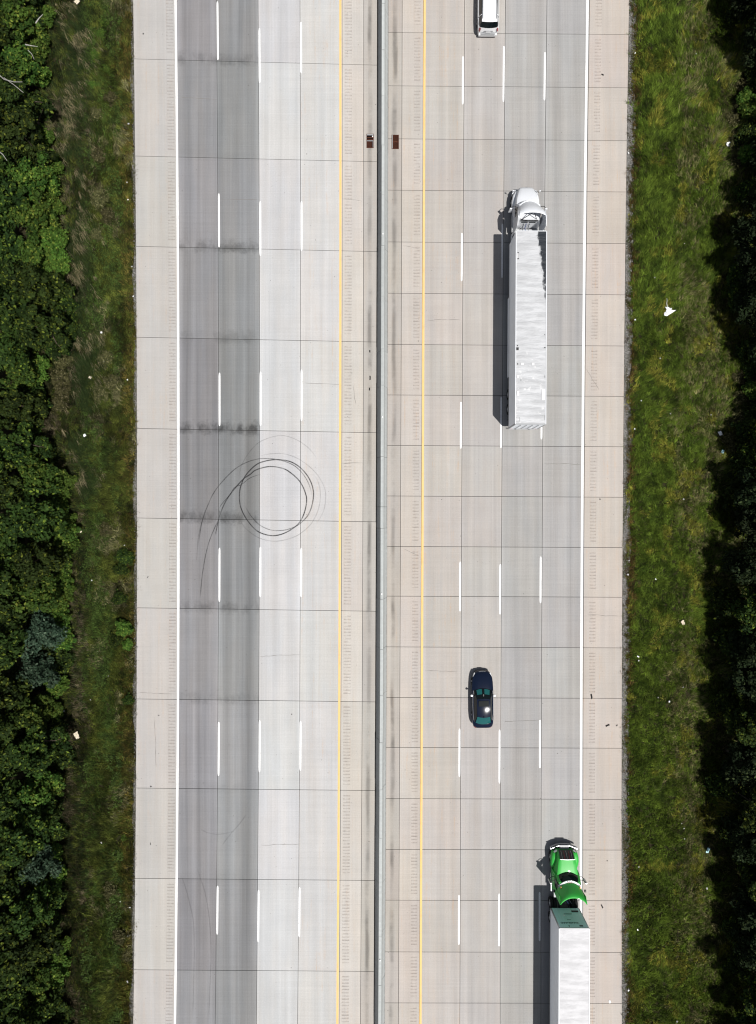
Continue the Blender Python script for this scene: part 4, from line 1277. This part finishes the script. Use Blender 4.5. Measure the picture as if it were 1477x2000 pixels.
# left verge
n = 56000
y = rng.uniform(-50, 50, n)
off = rng.random(n) * 8.8
xe = np.array([P(wx(267.5 - UC, q), q).x for q in 1000 - y * S])
x = xe - off
keep = rng.random(n) < ss(off, .03, .32) * .85 + .15
x, y, off = x[keep], y[keep], off[keep]; n = len(x)
pxl = x * S + 738.5
patch = vn1.fbm(x * .5 + 9, y * .3, 4); fine = vn2.fbm(x * 1.6 + 3, y * 1.6, 3); clump = vn3(x * 2.0, y * 2.0)
c = mixc((.030, .042, .008), (.088, .104, .018), ss(fine * .7 + .3 * rng.random(n), .3, .7))
c = c * (.5 + .95 * clump)[:, None]
c = pick(c, ss(off + (patch - .5) * 2.0, 1.7, .4) * .5, (.115, .092, .022), .35, 1.45)
green = ss(pxl + (patch - .5) * 60, 158, 176) * ss(pxl + (patch - .5) * 60, 236, 208) * ss(vn3.fbm(x * .7, y * .35, 3), .40, .60)
c = pick(c, green * .6, (.048, .082, .015), .4, 1.5)
c = pick(c, ss(vn2.fbm(x * .6 + 11, y * .4, 3), .56, .68) * ss(pxl, 168, 185) * .55, (.175, .165, .080), .45, 1.35)
ditch = ss(pxl + (patch - .5) * 30, 184, 160)
c = pick(c, ditch * .35, (.034, .028, .014), .25, 2.0)
c = pick(c, ditch * .45, (.020, .034, .009), .3, 1.8)
c = pick(c, ditch * ss(vn2.fbm(x * .9 + 50, y * .25, 3), .55, .66) * .5, (.12, .10, .06), .4, 1.4)
c = c * rng.uniform(.3, 1.75, (n, 1)) * (1 - .45 * ss(vn1.fbm(x * .9 + 70, y * .6, 3), .5, .68))[:, None]
az0 = math.pi / 2 + (vn1.fbm(x * .3 + 7, y * .3, 2) - .5) * 6
partsL = [tufts(n, 9, x, y, c, rng.uniform(.20, .55, n) * (.7 + .6 * fine), np.full(n, .07), (.45, 1.4), (.022, .058), az0, .7)]
# broad leaved weeds in loose patches
n = 3600
y = rng.uniform(-48, 48, n); pxl = rng.uniform(160, 238, n); x = (pxl - 738.5) / S
m_ = rng.random(n) < ss(vn3.fbm(x * .6 + 21, y * .28, 3), .48, .60); x, y = x[m_], y[m_]; n = len(x)
c = np.array([.036, .060, .012]) * rng.uniform(.4, 1.7, (n, 1))
partsL.append(tufts(n, 10, x, y, c, rng.uniform(.12, .24, n), np.full(n, .13), (.8, 1.5), (.07, .13), zoff=.18))
# flattened straw in the ditch, upper part of the photo
n = 7000
yy = rng.uniform(2, 46, n); cx = 150 + 12 * np.sin(yy * .13) + 6 * np.sin(yy * .5)
xx = (cx - 738.5) / S + rng.normal(0, .7, n)
m_ = rng.random(n) < ss(vn3.fbm(xx * .9 + 3, yy * .55 + xx * .3, 3), .36, .56)
xx, yy = xx[m_], yy[m_]; n = len(xx)
light = ss(vn2.fbm(xx * 1.1 + 30, yy * .6, 3), .46, .60)
c = np.where((rng.random(n) < light * .45)[:, None], np.array([.34, .285, .17]) * rng.uniform(.35, 1.3, (n, 1)), np.array([.026, .042, .013]) * rng.uniform(.4, 1.8, (n, 1)))
partsL.append(tufts(n, 8, xx, yy, c, rng.uniform(.55, 1.25, n), np.full(n, .08), (1.15, 1.5), (.022, .05), np.full(n, math.radians(-55)), .16, .3, .04))
grass("grass", "mixed dark weeds and dry straw on the left verge", partsL)

# ------------------------------------------------------------------ trees and shrubs
def leaf_mesh(name, seed, R, zb, zt, ncl, per, rc, size, cols, shell=.55, flat=.5):
    g = np.random.default_rng(seed)
    # clump centres in a lumpy ellipsoid
    th = g.uniform(0, 2 * np.pi, ncl); cz = g.uniform(-1, 1, ncl)
    rr = (shell + (1 - shell) * g.random(ncl)) 
    lob = .72 + .38 * np.sin(3 * th + g.uniform(0, 6)) * np.cos(2 * cz + g.uniform(0, 6)) + g.normal(0, .10, ncl)
    q = np.sqrt(1 - cz ** 2)
    hz = (zt - zb) / 2
    C = np.stack([R * rr * lob * q * np.cos(th), R * rr * lob * q * np.sin(th), zb + hz + hz * cz * np.minimum(1, rr * (.85 + .25 * lob))], 1)
    n = ncl * per
    ci = np.repeat(np.arange(ncl), per)
    d = g.normal(0, 1, (n, 3)); d /= np.linalg.norm(d, axis=1)[:, None] + 1e-9
    rad = rc * (.6 + .8 * g.random(ncl))[ci] * g.random(n) ** .45
    pos = C[ci] + d * rad[:, None] * np.array([1, 1, .6])
    nrm = d * .7 + np.array([0, 0, flat]) + g.normal(0, .45, (n, 3))
    nrm /= np.linalg.norm(nrm, axis=1)[:, None]
    t = np.cross(nrm, g.normal(0, 1, (n, 3))); t /= np.linalg.norm(t, axis=1)[:, None] + 1e-9
    b = np.cross(nrm, t)
    s = size * g.uniform(.6, 1.35, n)[:, None]
    V = np.empty((n, 4, 3))
    V[:, 0] = pos - t * s * .55
    V[:, 1] = pos + b * s * .33 + nrm * s * .10
    V[:, 2] = pos + t * s * .55 - nrm * s * .12
    V[:, 3] = pos - b * s * .33 + nrm * s * .10
    F = np.arange(n * 4).reshape(-1, 4)
    ca, cb, cc_ = [np.array(x) for x in cols]
    k = g.random(ncl)[ci]
    c = ca * (1 - k)[:, None] + cb * k[:, None]
    hi = g.random(n) < .12
    c = np.where(hi[:, None], cc_, c) * g.uniform(.65, 1.35, (n, 1))
    return cmesh(name, V.reshape(-1, 3), F, np.repeat(c, 4, 0), M['leaf'], 4), C

def trunk_mesh(name, C, h, r0, seed):
    g = random.Random(seed)
    mb = MB()
    pts = [(0, 0, -.4)]
    for i in range(1, 6):
        pts.append((g.uniform(-.12, .12) * i * .5, g.uniform(-.12, .12) * i * .5, h * i / 5))
    mb.tube(pts, r0, 8, r0 * .25)
    for i in range(7):
        k = C[g.randrange(len(C))]
        a = Vector(pts[g.randrange(1, 5)])
        e = Vector(k); m_ = a.lerp(e, .5) + Vector((g.uniform(-.2, .2), g.uniform(-.2, .2), .25))
        mb.tube([a, m_, e], r0 * .38, 5, r0 * .08)
    return mb.mesh(name, [M['bark']], smooth=60)

DK = ((.010, .021, .004), (.026, .047, .008), (.090, .118, .015))
MG = ((.022, .050, .008), (.052, .092, .013), (.120, .150, .022))
BG = ((.022, .044, .026), (.040, .070, .042), (.075, .110, .070))
BR = ((.032, .070, .010), (.062, .112, .016), (.130, .170, .028))
OL = ((.040, .042, .015), (.080, .078, .030), (.140, .130, .066))
SH = ((.006, .012, .004), (.013, .022, .007), (.034, .046, .016))  # the right wood's shaded side put into darker leaf colours
protos = {}
def proto(key, seeds, R, zb, zt, ncl, per, rc, size, cols, r0):
    protos[key] = []
    for sd in seeds:
        me, C = leaf_mesh("crown", sd, R, zb, zt, ncl, per, rc, size, cols)
        protos[key].append((me, trunk_mesh("trunk", C, zb + (zt - zb) * .75, r0, sd), R))
proto('dark', (11, 12, 13), 2.5, 1.6, 7.4, 62, 105, .55, .27, DK, .17)
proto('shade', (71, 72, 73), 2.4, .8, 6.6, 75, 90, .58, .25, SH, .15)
proto('mid', (21, 22), 2.1, .9, 5.4, 58, 100, .48, .24, MG, .13)
proto('blue', (31,), 2.2, 1.0, 5.0, 80, 75, .5, .24, BG, .13)
proto('shrub', (41, 42, 43), 1.3, .15, 2.1, 60, 75, .38, .20, BR, .05)
proto('thicket', (51, 52), 1.5, .1, 1.6, 55, 70, .45, .22, DK, .05)
proto('olive', (61, 62), 1.0, .05, .6, 70, 30, .24, .14, OL, .03)
proto('weed', (81, 82), 1.0, .05, .6, 70, 34, .22, .15, BR, .03)

INFO = {'dark': ("tree", "tree", "tall dark green broadleaf tree"), 'mid': ("tree", "tree", "mid green bushy young tree"), 'blue': ("tree", "tree", "blue green pale leaved tree"),
        'shrub': ("shrub", "shrub", "bright green leafy shrub"), 'thicket': ("shrub", "shrub", "low dark green thicket shrub"), 'shade': ("tree", "tree", "dense broadleaf tree with shade painted into its leaves"), 'weed': ("weed_clump", "weed", "low leafy green weed clump"), 'olive': ("weed_clump", "weed", "low olive brown weed clump")}
plants = []
def plant(kind, px, py, sc_=1.0, z=0.0, beyond=False):
    pr = protos[kind]
    cm, tm, R = pr[rnd.randrange(len(pr))]
    p = P(px, py, z)
    nm, cat, desc = INFO[kind]
    gz = float(ground_z(p.x, p.y))
    o = bpy.data.objects.new(nm, None); o.empty_display_size = .3
    col.objects.link(o)
    o.location = (p.x, p.y, gz); o.rotation_euler = (0, 0, rnd.uniform(0, 6.28))
    s = sc_ * rnd.uniform(.92, 1.08)
    o.scale = (s, s, s * rnd.uniform(.92, 1.08))
    if nm == "tree":
        link("trunk", tm, o); link("crown", cm, o)
    else:
        link("stem", tm, o); link("foliage", cm, o)
    o["category"] = cat
    plants.append((o, kind, desc, px, py, beyond))
    return o

# left wood: px is the crown's apparent centre
def left_edge(py):
    xs = [-100, 0, 200, 330, 450, 560, 640, 720, 860, 930, 1050, 1250, 1330, 1500, 1700, 2000, 2100]
    ex = [80, 92, 96, 112, 118, 128, 140, 92, 100, 135, 140, 135, 122, 126, 118, 122, 122]
    return float(np.interp(py, xs, ex))
py = -110
while py < 2110:
    e = left_edge(py)
    k = rnd.choice(['dark', 'dark', 'dark', 'mid', 'mid'])
    if 180 < py < 320: k = 'dark'
    if 1200 < py < 1330 or 1640 < py < 1740: k = 'blue'
    if 330 < py < 560: k = 'mid'
    rr = {'dark': 46, 'mid': 40, 'blue': 44}[k]
    plant(k, e - rr - rnd.uniform(6, 26), py, rnd.uniform(.82, 1.0), 4.0 if k == 'dark' else 3.0)
    plant('dark', e - 120 - rnd.uniform(0, 20), py + rnd.uniform(20, 50), rnd.uniform(.9, 1.1), 4.5)
    py += rnd.uniform(66, 84)
# brighter shrubs along the front of the left wood
for lo, hi, d in ((300, 600, 26), (600, 720, 40), (940, 1260, 24), (1300, 2060, 46), (-40, 300, 60)):
    py = lo
    while py < hi:
        e = left_edge(py)
        kk = 'shrub' if (lo in (300, 940) or rnd.random() < .5) else 'thicket'
        plant(kk, e - rnd.uniform(14, 34), py, rnd.uniform(.7, 1.05), 1.2)
        py += d * rnd.uniform(.8, 1.2)
py = -60
while py < 2080:
    plant('thicket', left_edge(py) - rnd.uniform(40, 75), py, rnd.uniform(.9, 1.2), 1.0)
    py += rnd.uniform(48, 66)
# weeds and small bushes on the left verge
for px, py, k, s in ((246, 1088, 'thicket', .55), (236, 1110, 'thicket', .45), (232, 1168, 'thicket', .50), (243, 1225, 'shrub', .62), (226, 1250, 'thicket', .45), (250, 1258, 'shrub', .40), (249, 1367, 'thicket', .40),
                     (180, 100, 'weed', .55), (196, 60, 'weed', .5), (205, 130, 'weed', .45), (215, 190, 'olive', .7), (185, 220, 'olive', .8), (200, 40, 'weed', .5), (178, 160, 'weed', .5), (190, 300, 'olive', .8),
                     (195, 385, 'olive', .9), (212, 420, 'olive', .9), (188, 455, 'olive', .8), (205, 700, 'olive', .9), (215, 745, 'olive', .8), (195, 770, 'olive', .8), (188, 590, 'weed', .42), (185, 620, 'weed', .42),
                     (120, 700, 'olive', 1.0), (112, 735, 'olive', 1.0), (108, 790, 'olive', .9), (118, 760, 'olive', .9), (222, 1560, 'weed', .4), (240, 1640, 'weed', .35), (205, 1035, 'olive', .8), (215, 1740, 'olive', .8), (235, 1830, 'olive', .9)):
    plant(k, px, py, s, .3)

# right wood: px is where the shadow edge falls
def right_edge(py):
    xs = [-100, 0, 100, 140, 190, 250, 310, 400, 480, 600, 650, 700, 760, 850, 890, 1000, 1100, 1300, 1400, 1500, 1560, 1650, 1750, 1900, 2000, 2100]
    ex = [1400, 1393, 1388, 1415, 1445, 1445, 1430, 1405, 1388, 1382, 1402, 1410, 1440, 1425, 1390, 1385, 1370, 1372, 1362, 1352, 1362, 1375, 1380, 1388, 1382, 1382]
    return float(np.interp(py, xs, ex))
py = -110
while py < 2120:
    e = right_edge(py)
    k = rnd.choice(['shade', 'shade', 'dark'])
    rr = {'dark': 2.3, 'shade': 2.2}[k]
    s = rnd.uniform(.85, 1.0)
    gap = (rr * .92 + (1.15 if k == 'dark' else .95)) * s * S
    plant(k, e + gap + rnd.uniform(-2, 8), py, s, 0.0)
    plant('shade', e + gap + 85 + rnd.uniform(-8, 12), py + rnd.uniform(25, 45), rnd.uniform(.9, 1.1), 0, True)
    if rnd.random() < .7:
        plant('thicket', e + 44 + rnd.uniform(0, 14), py + rnd.uniform(-25, 25), rnd.uniform(.8, 1.1), 0)
    py += rnd.uniform(62, 80)
for py in (150, 190, 215, 265, 720, 760, 800, 840, 860, 300):
    plant('shrub' if rnd.random() < .5 else 'thicket', 1462 + rnd.uniform(-8, 14), py, rnd.uniform(.6, .9), .5)
    plant('olive', 1440 + rnd.uniform(-16, 20), py + 15, rnd.uniform(.7, 1.1), .2)

# labels that single the plants out: side, height in the photo, order from the top
BANDS = [(-400, 130, "at the photo top"), (130, 330, "level with the two drain grates"), (330, 460, "level with the white cab"), (460, 640, "level with the white trailer front"),
         (640, 860, "level with the white trailer rear"), (860, 1080, "level with the skid circle"), (1080, 1290, "between skid circle and black sedan"), (1290, 1450, "level with the black sedan"),
         (1450, 1640, "between sedan and green cab"), (1640, 1800, "level with the green cab"), (1800, 3000, "level with the clean trailer")]
ORD = ["uppermost", "second", "third", "fourth", "fifth", "sixth", "seventh", "eighth", "ninth", "tenth", "eleventh", "twelfth", "thirteenth", "fourteenth", "fifteenth"]
cells = {}
for o, kind, desc, px, py, bey in plants:
    side = "left" if px < 738 else "right"
    band = next(b for b in BANDS if b[0] <= py < b[1])
    cells.setdefault((side, band[2], desc), []).append((py, o))
for (side, place, desc), lst in cells.items():
    lst.sort(key=lambda t: t[0])
    for i, (py, o) in enumerate(lst):
        o["label"] = (f"{ORD[min(i, 14)]} " if len(lst) > 1 else "") + f"{desc}, {side} side, {place}"
        o["group"] = f"{o['category']}s on the {side} side"

# dead branches in the upper left wood
def dead(pts_list, label):
    a = pts_list[0][0]
    r = thing("dead_branch", label, "branch", (0, 0, 0))
    for i, pts in enumerate(pts_list):
        q = [tuple(P(x, y_, z)) for x, y_, z in pts]
        MB().tube(q, .055 if i == 0 else .035, 6, .015).build("limb" if i else "main_limb", M['dead_wood'], r, smooth=60)
dead([[(-8, 140, 6.0), (8, 155, 6.6), (28, 160, 6.9), (44, 160, 7.0)], [(8, 152, 6.6), (28, 166, 6.9), (40, 176, 7.1), (46, 181, 7.0)]], "forked bleached dead branch on the left wood canopy near its top")
dead([[(-6, 292, 6.4), (6, 302, 6.8), (14, 314, 6.9)]], "short bleached dead twig at the left photo edge")
dead([[(50, 87, 6.2), (60, 89, 6.5), (74, 91, 6.4)], [(55, 98, 6.2), (62, 105, 6.4), (67, 116, 6.3)]], "two pale dead twigs in the upper left crown")
dead([[(70, 45, 6.0), (76, 36, 6.3), (84, 28, 6.2)]], "short pale twig sticking from the uppermost left crown")

# ------------------------------------------------------------------ litter and tyre scraps
def scrap(name, px, py, size, m, label, cat, z=.0, long=1.0, ang=0.0, group=None, seed=0):
    g = random.Random(seed + int(px * 7 + py))
    p = P(px, py)
    base = float(ground_z(p.x, p.y)) if abs(p.x) > 22 else .006
    n = 6
    rows = []
    for i in range(n):
        row = []
        for j in range(n):
            u_, v_ = i / (n - 1) - .5, j / (n - 1) - .5
            k = 1 - .5 * max(abs(u_), abs(v_)) * g.uniform(.2, 1.0) 
            x = u_ * size * k + g.uniform(-.06, .06) * size; y_ = v_ * size * long * k + g.uniform(-.06, .06) * size
            ca, sa = math.cos(ang), math.sin(ang)
            row.append((x * ca - y_ * sa, x * sa + y_ * ca, g.uniform(.2, 1) * size * .16 + z))
        rows.append(row)
    o = MB().grid(rows).build(name, m)
    md = o.modifiers.new("thick", 'SOLIDIFY'); md.thickness = .006
    o.location = (p.x, p.y, base)
    return tag(o, label, cat, group, "thing")

sheet = thing("plastic_sheet", "large torn white plastic sheet lying in the right grass", "plastic sheet", (*P(1306, 609).xy, 0))
gz = float(ground_z(*P(1306, 609).xy))
ctr = [(-.45, -.35), (-.20, -.42), (.02, -.28), (.28, -.12), (.62, .12), (.38, .14), (.20, .18), (.30, .34), (.08, .30), (-.02, .42), (-.12, .36), (-.36, .44), (-.22, .20), (-.30, -.02), (-.42, -.10)]
V = [(x, y_, gz + .28 + rnd.uniform(-.05, .06)) for x, y_ in ctr] + [(.0, 0, gz + .42)]
V += [(x * .97, y_ * .97, z - .02) for x, y_, z in V[:15]]
mb = MB().add(V, [(i, (i + 1) % 15, 15) for i in range(15)] + [(16 + i, 16 + (i + 1) % 15, (i + 1) % 15, i) for i in range(15)])
mb.build("sheet", M['paper'], sheet)
MB().tube([(-.15, .38, gz + .3), (-.22, .7, gz + .33), (-.18, 1.0, gz + .3), (-.20, 1.2, gz + .28)], .022, 5, .01).build("tail", M['paper'], sheet)

BIG = [(148, 1438, .55, 'card', "cream cardboard scrap on the dark ditch at lower left", 1.5, .4), (1422, 283, .5, 'paper', "white crumpled bag at the right wood edge near the drains", 1.0, .2), (1407, 846, .42, 'paper', "white crumpled paper below the bare patch on the right", 1.3, .5),
       (1383, 1661, .35, 'cyan_litter', "pale blue white bag in the right shadow beside the green cab", 1.9, -.4), (1191, 1956, .25, 'paper', "white scrap on the right shoulder beside the clean trailer", 1.5, .3), (1334, 1216, .4, 'card', "pale bare rag in the right grass above the sedan", 1.4, .3),
       (1411, 882, .32, 'cyan_litter', "bluish plastic scrap at the shadow edge on the right", 1.4, -.5), (205, 706, .3, 'paper', "round white scrap among the left verge weeds", 1.0, 0), (199, 650, .22, 'paper', "small white scrap left verge above the round one", 1.0, .2),
       (165, 850, .34, 'paper', "white scrap by the ditch level with the skid circle top", 1.0, .5), (176, 737, .3, 'card', "orange tan scrap beside the dark ditch on the left", 1.3, 1.2), (155, 1037, .28, 'card', "small tan scrap in ditch level with skid circle", 2.0, .9),
       (150, 2, .6, 'card', "pale board at the top edge of the left verge", 1.0, .8)]
for px, py, s, m_, lb, lg, an in BIG:
    scrap("paper_scrap", px, py, s * .8, M[m_], lb, "litter", .25 if abs(px - 738) > 490 else 0.02, lg, an)
small = [(1240, 625), (1252, 783), (1239, 838), (1247, 1290), (1336, 975), (1278, 543), (1289, 700), (1310, 808), (1390, 810), (1360, 105), (1337, 476), (1226, 1122), (1228, 1095), (1246, 1282), (1285, 1362), (1307, 1370), (1334, 1342), (1245, 1815), (1247, 1692), (1331, 1608), (1336, 1618), (1337, 1638), (1222, 1796), (1381, 1735), (1322, 1994), (1227, 1933), (1280, 1131),
         (244, 1065), (151, 1056), (178, 1134), (191, 1273), (231, 1243), (212, 1320), (176, 1367), (123, 1390), (122, 1468), (198, 1646), (236, 1760), (254, 1772), (252, 1826), (116, 1826), (110, 1984), (250, 1916), (262, 580), (258, 521), (252, 243), (249, 357), (251, 391), (128, 925), (250, 742), (1227, 300), (1240, 105)]
lit = []
for px, py in small:
    side = "left" if px < 738 else "right"
    lit.append((side, py, px))
    o = scrap("paper_scrap", px, py, rnd.uniform(.07, .14), M['paper' if rnd.random() < .5 else 'dull_paper'], f"tiny white litter scrap scattered in the {side} verge grass", "litter", .2, rnd.uniform(.8, 1.8), rnd.uniform(0, 3), f"litter scraps in the {side} verge grass")
    lit[-1] = lit[-1] + (o,)
cells = {}
for side, py, px, o in lit:
    where = "by the pavement" if 225 < px < 1262 else "by the trees"
    cells.setdefault((side, where, next(b for b in BANDS if b[0] <= py < b[1])[2]), []).append((py, px, o))
for (side, where, place), lst in cells.items():
    lst.sort(key=lambda t: t[:2])
    for i, (py, px, o) in enumerate(lst):
        o["label"] = (f"{ORD[i]} " if len(lst) > 1 else "") + f"litter scrap {where}, {side} side, {place}"
for px, py, s, lg, an, lb in ((1155.5, 1360, .16, 3.2, .2, "black tyre shred on the right shoulder rumble strip level with the sedan"), (1187, 1416.5, .17, 2.6, -1.15, "black tyre shred on the right shoulder just below the sedan"), (1205, 1416.5, .10, 1.8, -.7, "tiny rubber shred near the shoulder edge below the sedan"),
                              (1176, 1770, .13, 3.2, .45, "thin black rubber strip on the shoulder beside the green truck"), (1177, 146, .14, 1.8, 1.2, "black rubber lump on the right shoulder near the top"), (1172, 975, .12, 1.0, 0, "small black lump on the right shoulder level with the skid circle"), (1186, 1681, .09, 1.0, 0, "small dark speck of rubber on the shoulder right of the green cab"),
                              (723, 738, .13, 3.4, .05, "long black debris strip in the left gutter"), (722, 760, .12, 2.4, -.02, "short black debris lump in the left gutter, lowest of three"), (722.5, 686, .11, 2.2, .03, "black debris lump in the left gutter, highest of three"), (280, 66, .11, 1.3, 0, "two tone dark speck on the upper left shoulder"),
                              (570, 1395, .08, 1.4, .5, "dark pebble of rubber on the left carriageway opposite the sedan"), (289, 1127, .07, 3.0, -.4, "brown twig on the left shoulder"), (295, 1536, .12, 1.2, .4, "dark clod on a left shoulder joint at lower left"), (294, 1648, .06, 4.0, 0, "thin dark stick on the lower left shoulder"), (310, 1397, .07, 2.2, 1.4, "small dark chip on the left shoulder opposite the sedan")):
    scrap("tyre_scrap" if "tyre" in lb or "rubber" in lb else "debris", px, py, s, M['rubber'], lb, "debris", .0, lg, an)
